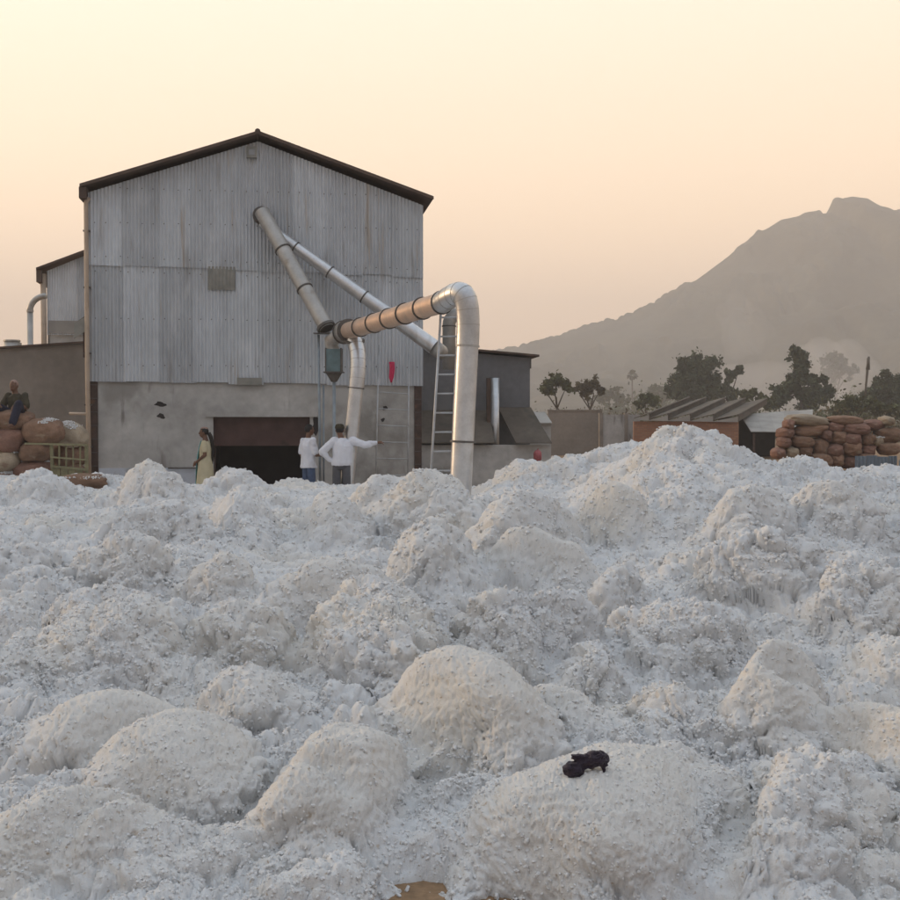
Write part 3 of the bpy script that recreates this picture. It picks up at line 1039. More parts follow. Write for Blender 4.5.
# roller shutter half lowered
zs_bot = BW.loc(262, 446)[1]
sh = empty('shutter')
sh.parent = b
nsl = 8
for k in range(nsl):
    z0 = zs_bot + (dtop - zs_bot) * k / nsl
    z1 = zs_bot + (dtop - zs_bot) * (k + 1) / nsl
    MB().quadslab([(dl, .20, z0), (dr_, .20, z0), (dr_, .185, z1), (dl, .185, z1)], (0, .02, 0)).build('slat', M['shutter'], sh)
MB().box((dl, .30, 0), (dl + .04, .34, dtop)).build('door_jamb', M['rust_steel'], b)
MB().box((dr_ - .04, .30, 0), (dr_, .34, dtop)).build('door_jamb', M['rust_steel'], b)
MB().box((dl + .05, 1.6, 0), (dr_ - .05, 1.66, dtop)).build('interior_shade_sheet', M['dark'], b)  # near-black sheet behind the opening, interior shade put into its colour
# broken holes in the render
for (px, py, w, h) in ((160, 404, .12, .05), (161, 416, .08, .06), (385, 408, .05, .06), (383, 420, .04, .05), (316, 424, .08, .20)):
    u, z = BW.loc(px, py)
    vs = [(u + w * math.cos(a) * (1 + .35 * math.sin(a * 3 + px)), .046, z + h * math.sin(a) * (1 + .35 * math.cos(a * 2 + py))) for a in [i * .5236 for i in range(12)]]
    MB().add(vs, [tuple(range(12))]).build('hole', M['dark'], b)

# corrugated sheets -----------------------------------------------------
PIT = .076
def corr(u0, u1, zb, zt, off, amp=.018, lean=0.0):
    m = MB()
    n = max(2, int(round((u1 - u0) / PIT * 6)))
    for i in range(n + 1):
        u = u0 + (u1 - u0) * i / n
        a = amp * math.sin(2 * math.pi * u / PIT)
        y = off + lean * (i / n)
        m.v.append((u, y + a, zb(u)))
        m.v.append((u, y + a + .004, zt(u)))
    for i in range(n):
        m.f.append((2 * i, 2 * i + 2, 2 * i + 3, 2 * i + 1))
    return m
seamL, seamR = BW.loc(90, 262)[1], BW.loc(423, 276)[1]
def seam(u):
    return seamL + (seamR - seamL) * u / uR
botL, botR = BW.loc(90, 381.5)[1], BW.loc(423, 386.5)[1]
cuts = [0, .70, 1.46, 2.18, 2.92, 3.62, 4.32, 5.05, 5.78, 6.48, uR]
bolt_pts = []
def hexbolt(m, u, y, z, r=.013):
    m.add([(u + r * math.cos(a), y, z + r * math.sin(a)) for a in [k * 1.0472 for k in range(6)]] + [(u, y - .012, z)],
          [(k, (k + 1) % 6, 6) for k in range(6)])
for i in range(len(cuts) - 1):
    u0, u1 = cuts[i], min(cuts[i + 1] + .06, uR)
    d = random.uniform(-.05, .05)
    drop = random.uniform(-.035, .03)
    lo = corr(u0, u1, lambda u: botL + (botR - botL) * u / uR + d * .5 + .01, lambda u: seam(u) + .05, -.012 - .004 * (i % 2), lean=.006).build('corrugated_sheet', M['galv'], b, True)
    up = corr(u0, u1, lambda u: seam(u) - .04 + drop, lambda u: gable(u) - .015, -.036 - .004 * (i % 2), lean=.006).build('corrugated_sheet', M['galv'], b, True)
    for sheet, zz in ((lo, [BW.loc(250, 366)[1], BW.loc(250, 320)[1], seam(u0) - .18]), (up, [seam(u0) + .12, BW.loc(250, 226)[1], BW.loc(250, 192)[1]])):
        mb = MB()
        for z in zz:
            for k in range(3):
                u = u0 + (k + .5) * (u1 - u0) / 3
                u = round(u / PIT - .75) * PIT + .75 * PIT
                if z < gable(u) - .1:
                    hexbolt(mb, u, -.052 if sheet is up else -.03, z + random.uniform(-.012, .012))
        mb.build('bolts', M['flange'], sheet)['kind'] = 'stuff'
u0, z0 = BW.loc(208, 290)
u1, z1 = BW.loc(235, 267)
corr(u0, u1, lambda u: z0, lambda u: z1, -.045, .008).build('patch_sheet', M['patch'], b, True)
u0, z0 = BW.loc(237, 385)
u1, z1 = BW.loc(262, 378)
MB().box((u0, -.055, z0), (u1, -.035, z1)).build('board', M['patch'], b)
# roof: two slopes with dark edges
eL = BW.loc(82, 189)
eR = BW.loc(432, 201)
rp = (uRidge, zRidge + .10)
OV = .28
def slope(p, q, nm):
    t = .035
    rf = MB().quadslab([(p[0], -OV, p[1]), (q[0], -OV, q[1]), (q[0], DEP + .2, q[1]), (p[0], DEP + .2, p[1])], (0, 0, t)).build(nm, M['roof_edge'], b)
    MB().quadslab([(p[0], -OV - .03, p[1] - .018), (q[0], -OV - .03, q[1] - .018), (q[0], -OV - .03, q[1] + .048), (p[0], -OV - .03, p[1] + .055)], (0, .028, 0)).build('barge_board', M['roof_edge'], rf)
slope((eL[0], eL[1]), rp, 'roof')
slope(rp, (eR[0], eR[1]), 'roof')
MB().tube([(uRidge, -OV - .04, rp[1] + .035), (uRidge, DEP + .2, rp[1] + .035)], .06, 10).build('ridge_cap', M['roof_edge'], b)
MB().box((eL[0] - .02, -OV, eL[1] - .24), (eL[0] + .13, DEP, eL[1] - .005)).build('gutter', M['roof_edge'], b)
# lamp under the ridge
u, z = BW.loc(252, 154)
lb = MB().box((u - .11, -.16, z - .11), (u + .11, -.06, z + .13)).build('floodlight', M['patch'], b)
MB().box((u - .06, -.172, z - .06), (u + .06, -.162, z + .06)).build('lens', M['lamp_glass'], lb)
# drain pipe down the left corner
dp = MB().tube([(eL[0] + .16, -.12, eL[1] - .2), (-.035, -.09, zTop - .25), (-.03, -.09, zSheet + .2), (.0, -.10, .0)], .048, 12).build('drain_pipe', M['drain'], b, True)
for zz in (1.2, 2.1, 3.2, 4.6, 5.8):
    MB().box((-.10, -.11, zz), (.05, .05, zz + .03)).build('bracket', M['flange'], dp)
u, z = BW.loc(70, 414)
MB().tube([(u, -.1, z + .01), (.02, -.1, z)], .03, 8).build('stub_pipe', M['drain'], b, True)
# small hood on the left flank
u0, z0 = BW.loc(74, 322)
hd = MB().quadslab([(u0, -.0, z0 - .06), (-.09, -.0, z0 + .1), (-.09, .6, z0 + .1), (u0, .6, z0 - .06)], (0, 0, .03)).build('hood', M['roof_edge'], b)
MB().quadslab([(u0, -.012, z0 - .36), (-.09, -.012, z0 - .2), (-.09, -.012, z0 + .11), (u0, -.012, z0 - .03)], (0, .012, 0)).build('hood_flap', M['patch'], hd)
MB().box((-.14, .05, z0 - .75), (-.08, .3, z0 - .15)).build('hood_pipe', M['rust_steel'], hd)
# collar of the duct opening
u, z = BW.loc(262, 216)
MB().tube([(u, -.05, z), (u, -.09, z)], [.20, .20], 20).build('duct_collar', M['flange'], b)

# ------------------------------------------------------------------ ducts
def lerp(a, c, t):
    return Vector(a) * (1 - t) + Vector(c) * t
def ring(p, d, r, parent, nm='flange', w=.03, m='flange'):
    d = Vector(d).normalized()
    return MB().tube([Vector(p) - d * w / 2, Vector(p) + d * w / 2], r, 22).build(nm, M[m], parent)
def run(a, c, r0, r1, cutsn, parent, m='duct', fl=.028, ends=False, nm='pipe_section'):
    a, c = Vector(a), Vector(c)
    for k in range(cutsn):
        p, q = lerp(a, c, k / cutsn), lerp(a, c, (k + 1) / cutsn)
        ra, rb = r0 + (r1 - r0) * k / cutsn, r0 + (r1 - r0) * (k + 1) / cutsn
        MB().tube([p, q], [ra, rb], 28, False).build(nm, M[m], parent, True)
        if k or ends:
            ring(p, c - a, ra + fl, parent)
def smooth_caps(o):
    pass
def bend(pts, r, nseg, parent, m='duct'):
    # gored elbow: short straight segments with raised seams
    pts = [Vector(p) for p in pts]
    n = len(pts)
    def bez(t):
        q = pts[:]
        while len(q) > 1:
            q = [lerp(q[i], q[i + 1], t) for i in range(len(q) - 1)]
        return q[0]
    P = [bez(i / nseg) for i in range(nseg + 1)]
    MB().tube([bez(i / (nseg * 4)) for i in range(nseg * 4 + 1)], r, 28, False).build('elbow', M[m], parent, True)
    for i in range(1, nseg):
        ring(P[i], P[i + 1] - P[i - 1], r + .004, parent, 'seam', .008, 'duct_dull')
    return P
big = empty('suction_duct', at(462, 480, 18.0) * 1)
big.location.z = 0
def rel(o, p):
    return Vector(p) - o.location
tag(big, 'big galvanised duct rising from the cotton, arching and running back to the building', 'duct')
D = .168
Bn, Af = at(442, 302.5, 18.35), at(348, 331, 23.6)
vtop = at(467.5, 346, 17.75)
vbot = at(461.0, 480, 17.75)
vdir = (vbot - vtop).normalized()
vb2 = vtop + vdir * ((vtop.z - .0) / -vdir.z)
hd_ = (Bn - Af).normalized()
V_ = lambda p: rel(big, p)
corner = at(471, 279, 17.75)
P = bend([V_(vtop), V_(vtop - vdir * 1.0), V_(Bn + hd_ * .85 + Vector((0, 0, .10))), V_(Bn)], D + .006, 8, big)
run(V_(vtop), V_(vb2), D, D, 2, big)
ring(V_(vtop), vdir, D + .016, big, w=.03, m='duct_dull')
run(V_(Bn), V_(Af), D, D * 1.02, 6, big, fl=.022, ends=True, m='duct_glow_tint')
# valve body and stub at the far end of the run
d = (Af - Bn).normalized()
MB().tube([V_(Af - d * .05), V_(Af + d * .30)], .225, 24).build('junction_drum', M['duct_dull'], big, True)
ring(V_(Af - d * .05), d, .245, big)
ring(V_(Af + d * .31), d, .245, big)
e = at(331, 341, 24.1)
MB().tube([V_(Af + d * .3), V_(e), V_(at(333, 352, 24.1)), V_(at(334, 357, 24.1))], .15, 20).build('pipe_section', M['duct_dull'], big, True)

br = empty('branch_duct', at(348, 500, 23.3))
br.location.z = 0
tag(br, 'smaller galvanised duct bending down behind the pointing man', 'duct')
V2 = lambda p: rel(br, p)
t0 = at(354, 341, 23.5)
t1 = at(357.5, 352, 23.3)
t2 = at(356, 388, 23.2)
t3 = at(346.5, 482, 23.2)
ring(V2(t0), (0, .25, -1), .215, br, w=.05)
bend([V2(t0), V2(at(359, 350, 23.3)), V2(at(358.5, 368, 23.2)), V2(t2)], .158, 6, br)
ring(V2(t2), t3 - t2, .165, br, w=.02)
dd = (t3 - t2).normalized()
run(V2(t2), V2(t2 + dd * (t2.z / -dd.z)), .150, .150, 1, br)

ob = empty('feeder_duct', BW.world(BW.loc(300, 300)[0], -1.0, 0))
tag(ob, 'slanting dull grey duct from the gable hole down to the valve box', 'duct')
V3 = lambda p: rel(ob, p)
h0 = at(262, 212, 25.35)
h1 = at(327, 329, 24.15)
run(V3(h0), V3(h1), .165, .155, 3, ob, m='duct_dull', fl=.02)
ring(V3(lerp(h0, h1, .985)), h1 - h0, .20, ob, w=.06)
ob2 = empty('exhaust_duct', BW.world(BW.loc(360, 300)[0], -.6, 0))
tag(ob2, 'thin galvanised duct slanting right across the corrugated front to the annex', 'duct')
V4 = lambda p: rel(ob2, p)
k0 = at(262, 223, 25.35)
k1 = at(434, 347, 24.9)
run(V4(k0), V4(k1), .115, .165, 5, ob2, fl=.010)
MB().tube([V4(k1), V4(at(441, 352, 25.4))], [.165, .16], 24).build('end_cap', M['duct_dull'], ob2, True)

# valve box on its stand
vb_ = empty('valve_box', at(333, 500, 24.1))
vb_.location.z = 0
tag(vb_, 'blue-green valve box with funnel on thin posts under the ducts', 'valve')
V5 = lambda p: rel(vb_, p)
c = at(334, 361, 24.1)
s = .155
MB().box(V5(c + Vector((-s, -.16, -.22))), V5(c + Vector((s, .16, .24)))).build('box', M['green_box'], vb_)
for sx in (-1, 1):
    MB().box(V5(c + Vector((sx * s - .012, -.175, -.24))), V5(c + Vector((sx * s + .012, .175, .26)))).build('edge_angle', M['flange'], vb_)
MB().box(V5(c + Vector((-s - .05, -.18, -.245))), V5(c + Vector((s + .05, .18, -.222)))).build('base_plate', M['flange'], vb_)
f = MB()
q0, q1 = c + Vector((0, 0, -.245)), c + Vector((0, 0, -.43))
f.tube([V5(q0), V5(q1)], [.17, .06], 4)
f.build('funnel', M['flange'], vb_)
MB().tube([V5(q1), V5(Vector((q1.x, q1.y, 0)))], .035, 10).build('post', M['pole'], vb_, True)
MB().tube([V5(at(318.5, 335, 24.3)), V5(Vector((at(318.5, 335, 24.3).x + .03, 24.3, 0)))], .028, 10).build('post', M['pole'], vb_, True)
MB().tube([V5(at(323.5, 385, 24.4)), V5(Vector((at(323.5, 385, 24.4).x, 24.4, 0)))], .022, 10).build('post', M['pole'], vb_, True)
p0 = at(314, 333, 24.2)
MB().box(V5(p0 + Vector((0, -.12, -.02))), V5(p0 + Vector((.42, .12, .0)))).build('platform_plate', M['flange'], vb_)

# ladders
def ladder(name, label, a0, a1, b0, b1, rungs, r=.02):
    root = empty(name, (a1.x, a1.y, 0))
    tag(root, label, 'ladder')
    for p, q in ((a0, a1), (b0, b1)):
        MB().tube([p - root.location, q - root.location], r, 10).build('rail', M['ladder'], root, True)
    for t in rungs:
        MB().tube([lerp(a0, a1, t) - root.location, lerp(b0, b1, t) - root.location], r * .72, 8).build('rung', M['ladder'], root, True)
    return root
def down(p, q):
    d = (q - p).normalized()
    return p + d * (p.z / -d.z)
a0, a1 = at(441, 311, 18.9), at(431.5, 464, 18.6)
b0, b1 = at(458.5, 311, 18.95), at(452, 464, 18.65)
ladder('ladder', 'steel ladder standing beside the big upright duct', a0, down(a0, a1), b0, down(b0, b1), [.03 + k * .087 for k in range(11)], .020)
wl = Wall(90, 24.82, A8)
a0, a1 = at(379, 345, 25.5), at(376, 470, 25.25)
b0, b1 = at(409, 348, 25.65), at(408, 470, 25.4)
ladder('ladder', 'pale steel ladder leaning on the building wall under the pink rag', a0, down(a0, a1), b0, down(b0, b1), [.30 + k * .105 for k in range(7)], .017)
# pink rag
u, z = BW.loc(389, 362)
m = MB()
for i in range(9):
    for j in range(5):
        t = i / 8
        w = .062 * (1 - .25 * t) if i < 7 else .05 * (1 - .35 * (i - 6))
        m.v.append((u + .05 + (j - 2) / 2 * w + .012 * math.sin(t * 5), -.10 + .018 * math.sin(j * 2.1 + t * 4), z - t * .46))
for i in range(8):
    for j in range(4):
        q = i * 5 + j
        m.f.append((q, q + 1, q + 6, q + 5))
pr = m.build('rag', M['pink'], None, True)
for v in pr.data.vertices:
    v.co = BW.world(*v.co)
sm = pr.modifiers.new('thick', 'SOLIDIFY')
sm.thickness = .008
tag(pr, 'bright pink rag hanging on the corrugated front above the ladder', 'cloth')

# ------------------------------------------------------------------ left annex and rear block
LA = Wall(-70, 27.2, R(4))
an = empty('side_annex', LA.o, R(4))
tag(an, 'low brown rendered annex on the left behind the sacks', 'building')
ua, za = LA.loc(-60, 353)
ub, zb = LA.loc(90, 343)
MB().quadslab([(ua, 0, 0), (ub, 0, 0), (ub, 0, zb), (ua, 0, za)], (0, .25, 0)).build('wall', M['concrete_brown'], an)
MB().quadslab([(ua - .1, -.10, za), (ub, -.10, zb), (ub, .9, zb + .0), (ua - .1, .9, za)], (0, 0, .045)).build('roof', M['roof_edge'], an)
RB = Wall(40, 37, A8)
rb = empty('rear_block', RB.o, A8)
tag(rb, 'corrugated rear block with a lean-to roof rising behind the left annex', 'building')
u1 = RB.loc(92, 300)[0]
zl, zr = RB.loc(47, 271)[1], RB.loc(92, 253)[1]
ul = RB.loc(47, 300)[0]
zm = RB.loc(60, 334)[1]
MB().box((ul, .06, 0), (u1 + 2.5, .3, zm)).build('wall', M['concrete'], rb)
nsh = 3
for k in range(nsh):
    x0, x1 = ul + (u1 - ul) * k / nsh, ul + (u1 - ul) * (k + 1) / nsh
    f = lambda u: zl + (zr - zl) * (u - ul) / (u1 - ul)
    corr(x0, x1, lambda u: zm - .03, f, -.01 - .006 * (k % 2), .011).build('corrugated_sheet', M['galv'], rb, True)
MB().box((ul + .05, -.04, zm + .02), (u1, -.025, zm + .42)).build('patch_sheet', M['pale_sheet'], rb)
e0, e1 = RB.loc(38, 271), RB.loc(92, 251)
MB().quadslab([(e0[0], -.3, e0[1]), (e1[0], -.3, e1[1]), (e1[0], 8, e1[1]), (e0[0], 8, e0[1])], (0, 0, .07)).build('roof', M['roof_edge'], rb)
MB().box((e0[0], -.28, e0[1] - .38), (e0[0] + .16, 5, e0[1])).build('gutter', M['roof_edge'], rb)
MB().tube([(ul - .10, -.05, zl - .1), (ul - .08, -.05, 2)], .09, 12).build('drain_pipe', M['drain'], rb, True)
vp = empty('vent_pipe', (at(33, 340, 34).x, 34, 0))
tag(vp, 'grey vent pipe with a curved top left of the rear block', 'pipe')
p0, p1, p2 = at(30, 355, 34), at(30, 311, 34), at(46, 296, 34)
bz = [p1 + Vector((0, 0, 0))]
pts = [p0 - Vector((0, 0, 3.2)), p1]
MB().tube([q - vp.location for q in pts], .085, 16).build('pipe', M['duct_dull'], vp, True)
arc = [p1]
for k in range(1, 9):
    a = k / 8 * math.pi / 2
    arc.append(Vector((p2.x - (p2.x - p1.x) * math.cos(a), 34, p1.z + (p2.z - p1.z) * math.sin(a))))
MB().tube([q - vp.location for q in arc], .085, 16).build('elbow', M['duct_dull'], vp, True)
MB().tube([p1 - vp.location - Vector((0, 0, .03)), p1 - vp.location + Vector((0, 0, .03))], .10, 16).build('collar', M['duct_dull'], vp)
tk = empty('roof_tank', at(12, 351, 31))
tag(tk, 'short grey drum standing on the left annex roof', 'tank')
MB().tube([(0, 0, -.4), (0, 0, .27)], [.19, .20], 18).build('drum', M['duct_dull'], tk, True)
MB().tube([(0, 0, .25), (0, 0, .29)], .215, 18).build('rim', M['duct_dull'], tk)
MB().box((.19, -.05, .1), (.24, .05, .22)).build('spout', M['duct_dull'], tk)

# ------------------------------------------------------------------ right annex
RA = Wall(415, 29.5, R(6))
ra = empty('right_annex', RA.o, R(6))
tag(ra, 'dark grey flat-roofed annex right of the mill building', 'building')
u0, z0 = RA.loc(405, 347)
u1, z1 = RA.loc(530, 358)
MB().quadslab([(u0, 0, 0), (u1, 0, 0), (u1, 0, z1), (u0, 0, z0)], (0, 5.0, 0)).build('wall', mat('annex_render', (.17, .17, .175), rough=.9, var=.2, vscale=.7, fine=.08, fscale=8, stains=[((.19, .185, .18), .9, .57, (1, 1, 1)), ((.09, .085, .08), 1.4, .6, (1, 1, .4))]), ra)
e0, e1 = RA.loc(405, 345), RA.loc(538, 357)
MB().quadslab([(e0[0], -.2, e0[1]), (e1[0], -.2, e1[1]), (e1[0], 5.3, e1[1]), (e0[0], 5.3, e0[1])], (0, 0, .05)).build('roof', M['roof_edge'], ra)
MB().box((e1[0] - .22, -.1, e1[1] - .3), (e1[0] - .19, -.07, e1[1])).build('drip_rod', M['flange'], ra)
# lean-to sheets in front of the annex
def leanto(pxa, pxb, pya, pyb, px0, px1, skew=0):
    # top edge on the wall, lower edge 1.3 m in front
    ta, tb = RA.loc(pxa, pya, -.02), RA.loc(pxb, pya, -.02)
    la, lb = RA.loc(px0, pyb, -1.3), RA.loc(px1, pyb, -1.3)
    n = max(1, int((tb[0] - ta[0]) / .55))
    root = empty('lean_to_roof')
    root.parent = ra
    for k in range(n):
        f0, f1 = k / n, (k + 1) / n - .004
        L_ = lambda a, c, f: a[0] + (c[0] - a[0]) * f
        MB().quadslab([(L_(la, lb, f0), -1.3, la[1]), (L_(la, lb, f1), -1.3, la[1]), (L_(ta, tb, f1), -.02, ta[1]), (L_(ta, tb, f0), -.02, ta[1])], (0, 0, .02 + .008 * (k % 2))).build('roof_sheet', M['asbestos'], root)
leanto(405, 489, 411, 443.5, 400, 495)
leanto(498, 531, 408, 443.5, 516, 552)
wf = RA.loc(405, 443, -1.1)[0], RA.loc(551, 443, -1.1)[0]
zw = RA.loc(450, 445, -1.1)[1]
MB().box((wf[0], -1.12, 0), (wf[1], -.98, zw)).build('low_wall', M['concrete'], ra)
uu = RA.loc(495, 400, -.5)
zt = RA.loc(495, 378, -.5)[1]
MB().tube([(uu[0], -.5, .3), (uu[0], -.5, zt)], .11, 20).build('chimney_duct', M['duct'], ra, True)
MB().box((uu[0] - .20, -.52, .3), (uu[0] - .10, -.36, zt)).build('chimney_dark_side', M['roof_edge'], ra)  # dark strip along the left side of the chimney duct
# small curved vent above the annex roof, behind the ladder
cv = empty('roof_vent', at(449, 344, 27.6))
tag(cv, 'short dull vent pipe with a hooked top behind the ladder', 'pipe')
arc = [Vector((0, 0, -.6)), Vector((0, 0, .45))]
for k in range(1, 9):
    a = k / 8 * math.pi * .62
    arc.append(Vector((.26 - .26 * math.cos(a), -.02, .45 + .26 * math.sin(a))))
MB().tube(arc, .155, 18).build('pipe', M['duct_dull'], cv, True)
ring(Vector((0, 0, .42)), (0, 0, 1), .17, cv, 'collar')
# little outhouse and boundary walls
OH = Wall(531, 36, R(4))
oh = empty('outhouse', OH.o, R(4))
tag(oh, 'small grey outhouse with a pale sloping roof sheet beside the right annex', 'building')
u1 = OH.loc(552, 420)[0]
MB().box((-.4, 0, 0), (u1 - .03, 2.0, OH.loc(540, 424)[1])).build('wall', M['concrete'], oh)
q = OH.loc(533, 424, -.1), OH.loc(552, 424, -.1), OH.loc(545, 413, 1.2), OH.loc(529, 413, 1.2)
MB().quadslab([(q[0][0], -.1, q[0][1]), (q[1][0], -.1, q[1][1]), (q[2][0], 1.2, q[2][1]), (q[3][0], 1.2, q[3][1])], (0, 0, .04)).build('roof_sheet', M['pale_sheet'], oh)
W1 = Wall(548, 61, R(0))
w1 = empty('boundary_wall', W1.o)
tag(w1, 'dark grey boundary wall between the outhouse and the paler wall panels', 'wall')
u1, z1 = W1.loc(602, 411)
MB().box((0, 0, 0), (u1, .25, z1)).build('wall', M['concrete_brown'], w1)
MB().box((-.02, -.04, z1), (u1 + .02, .29, z1 + .07)).build('coping', M['concrete_brown'], w1)
W2 = Wall(601, 59, R(3))
w2 = empty('boundary_wall', W2.o, R(3))
tag(w2, 'paler plastered boundary wall panels left of the brick shed', 'wall')
xs = [601, 626, 640]
for k in range(2):
    ua, ub = W2.loc(xs[k], 415)[0], W2.loc(xs[k + 1], 415)[0]
    MB().box((ua + .1, 0, 0), (ub, .2, W2.loc(xs[k], 414.5)[1])).build('panel', M['concrete'], w2)
    MB().box((ua - .08, -.05, 0), (ua + .095, .26, W2.loc(xs[k], 413)[1])).build('pillar', M['concrete_brown'], w2)

# ------------------------------------------------------------------ brick shed with saw-tooth roof
SY = 55.0
sd = empty('brick_shed', (at(688, 420, SY).x, SY, 0))
tag(sd, 'low orange brick shed with a saw-tooth sheet roof behind the cotton peak', 'shed')
V6 = lambda p: Vector(p) - sd.location
fx = [634, 649, 668, 690, 713, 738]
zE = at(690, 421, SY).z
xa, xb = at(634, 420, SY).x, at(739, 420, SY).x
MB().box(V6((xa, SY + .04, 0)), V6((xb, SY + .24, zE - .02))).build('wall', M['brickwork'], sd)
back = Vector((at(676, 420, 63).x - at(634, 420, SY).x, 8.0, .95))
for k in range(5):
    p0 = at(fx[k], 420.2 + k * .4, SY - .12)
    p1 = at(fx[k + 1], 420.6 + k * .4, SY - .12)
    hp = Vector((p1.x, p1.y, p1.z + .27))
    MB().quadslab([V6(p0), V6(p1), V6(hp), V6(p0 + Vector((0, 0, .02)))], (0, .06, 0)).build('gable_panel', M['pale_sheet'], sd)
    t = empty('roof_bay')
    t.parent = sd
    n = 3
    for j in range(n):
        a, c_ = back * (j / n), back * ((j + 1) / n + .015)
        lift = Vector((0, 0, .03 + .012 * (n - j)))
        MB().quadslab([V6(p0 + a + lift), V6(hp + a + lift), V6(hp + c_ + lift), V6(p0 + c_ + lift)], (0, 0, .035)).build('roof_sheet', M['asbestos'], t)
    MB().quadslab([V6(p1 + Vector((.0, .1, 0))), V6(p1 + back), V6(hp + back), V6(hp + Vector((0, .1, 0)))], (-.03, 0, 0)).build('riser', M['asbestos'], t)
    MB().tube([V6(hp + Vector((0, 0, .07))), V6(hp + back + Vector((0, 0, .05)))], .045, 6).build('ridge_strip', M['asbestos'], t)
# open bay on the right with an awning sheet
MB().box(V6((xb + .02, SY + 4.2, 0)), V6((at(800, 420, SY).x, SY + 4.4, zE + .2))).build('back_wall', M['dark'], sd)
MB().box(V6((xb - .18, SY + .26, 0)), V6((xb + .0, SY + 4.2, zE - .03))).build('side_wall', M['brickwall'], sd)
aw = empty('awning')
aw.parent = sd
A0, A1, A2, A3 = at(751, 432, SY - .2), at(812, 433, SY - .2), at(812, 410, SY + 4.4), at(740, 415, SY + 4.0)
for k in range(5):
    f0, f1 = k / 5, (k + 1) / 5 + .01
    MB().quadslab([V6(lerp(A0, A1, f0)), V6(lerp(A0, A1, f1)), V6(lerp(A3, A2, f1)), V6(lerp(A3, A2, f0))], (0, 0, .03 + .006 * (k % 2))).build('roof_sheet', M['pale_sheet'], aw)
for px in (754, 806):
    p = at(px, 433, SY)
    MB().box(V6((p.x - .05, SY - .05, 0)), V6((p.x + .05, SY + .05, p.z))).build('post', M['rust_steel'], aw)

# blue-grey sheet fence by the right sacks
BY = 39.0
bf = empty('sheet_fence', (at(876, 470, BY).x, BY, 0))
tag(bf, 'blue-grey corrugated sheet fence in front of the right sack stack', 'fence')
xs = [855, 866, 877, 888, 897]
for k in range(4):
    p, q = at(xs[k], 456, BY), at(xs[k + 1], 456, BY)
    m = MB()
    n = 24
    for i in range(n + 1):
        x = p.x + (q.x - p.x) * (i / n) - bf.location.x
        a = .03 * math.sin(i / n * 2 * math.pi * 3)
        m.v += [(x, a - .01 * (k % 2), 0), (x, a - .01 * (k % 2), p.z + .02 * math.sin(k * 2.2))]
    for i in range(n):
        m.f.append((2 * i, 2 * i + 2, 2 * i + 3, 2 * i + 1))
    m.build('sheet', M['blue_sheet'], bf, True)
p, q = at(899, 457, BY), at(925, 457, BY)
MB().box((p.x - bf.location.x, -.05, 0), (q.x - bf.location.x, .02, p.z - .1)).build('side_panel', M['blue_sheet'], bf)

# ------------------------------------------------------------------ sacks
def sack_mesh(seed):
    v, f = ico(4)
    r = np.random.default_rng(seed)
    p = 2.9
    s = v / (np.sum(np.abs(v) ** p, axis=1) ** (1 / p))[:, None]
    s = s * (1 - .10 * np.abs(v[:, :1]) ** 3 * [[0, 1, 1]])
    o = r.uniform(0, 50, 3)
    d = fbm(v * 1.5 + o, 2, seed) * .11 + fbm(v * [3, 7, 7] + o, 3, seed + 5) * .05
    P = s * (1 + d[:, None]) * .5
    me_o = np_mesh('sack', P, f, M['jute'])
    me = me_o.data
    bpy.data.objects.remove(me_o)
    return me
SACKM = {}
for key in ('jute', 'jute_red', 'jute_pale'):
    SACKM[key] = []
    for k in range(3):
        me = sack_mesh(200 + k * 13 + len(key))
        me.materials.clear()
        me.materials.append(M[key])
        SACKM[key].append(me)
def sack(px0, px1, py0, py1, Y, dep, kind, label, group, roll=0, yaw=0):
    p, q = at(px0, py1, Y), at(px1, py0, Y)
    w, h = abs(q.x - p.x), abs(q.z - p.z)
    o = bpy.data.objects.new('sack', random.choice(SACKM[kind]))
    COL.objects.link(o)
    o.location = ((p.x + q.x) / 2, Y, (p.z + q.z) / 2)
    o.scale = (w * 1.05, dep, h * 1.10)
    o.rotation_euler = (0, R(roll), R(yaw))
    tag(o, label, 'sack', group)
    return o
GL = 'sacks stacked on the left in front of the annex'
sk = {}
for key, a in {
    'top': (-8, 32, 411, 430, 'jute', 'topmost bulging brown sack under the seated person, left stack', 0),
    'second': (25, 61, 420, 443, 'jute', 'plump brown sack right of and below the topmost one, left stack', -4),
    'third': (-8, 27, 428, 451, 'jute_red', 'reddish sack directly below the topmost one, left stack', 2),
    'fourth': (22, 51, 443, 462, 'jute', 'dark brown sack in the middle of the left stack beside the wooden gate', 0),
    'fifth': (-8, 22, 450, 471, 'jute_pale', 'tan sack at the left edge, third from the top of the left stack', -3),
    'sixth': (17, 51, 461, 485, 'jute_red', 'round reddish sack with white lint on top, bottom of the left stack', 0),
    'seventh': (-8, 20, 469, 490, 'jute_red', 'pinkish sack at the left edge, bottom of the left stack', 4)}.items():
    sk[key] = sack(*a[:4], 22.6 if key != 'top' else 22.7, .78, a[4], a[5], GL, a[6])
sk['eighth'] = sack(56, 86, 424, 447, 23.3, .7, 'jute_pale', 'sagging net-covered sack at the right end of the left stack', GL, 8)
sack(52, 84, 445, 466, 23.4, .6, 'jute', 'dark sack behind the upper slats of the wooden gate', GL, 0)
sack(54, 86, 464, 490, 23.4, .6, 'jute', 'dark sack behind the lower boards of the wooden gate', GL, 0)
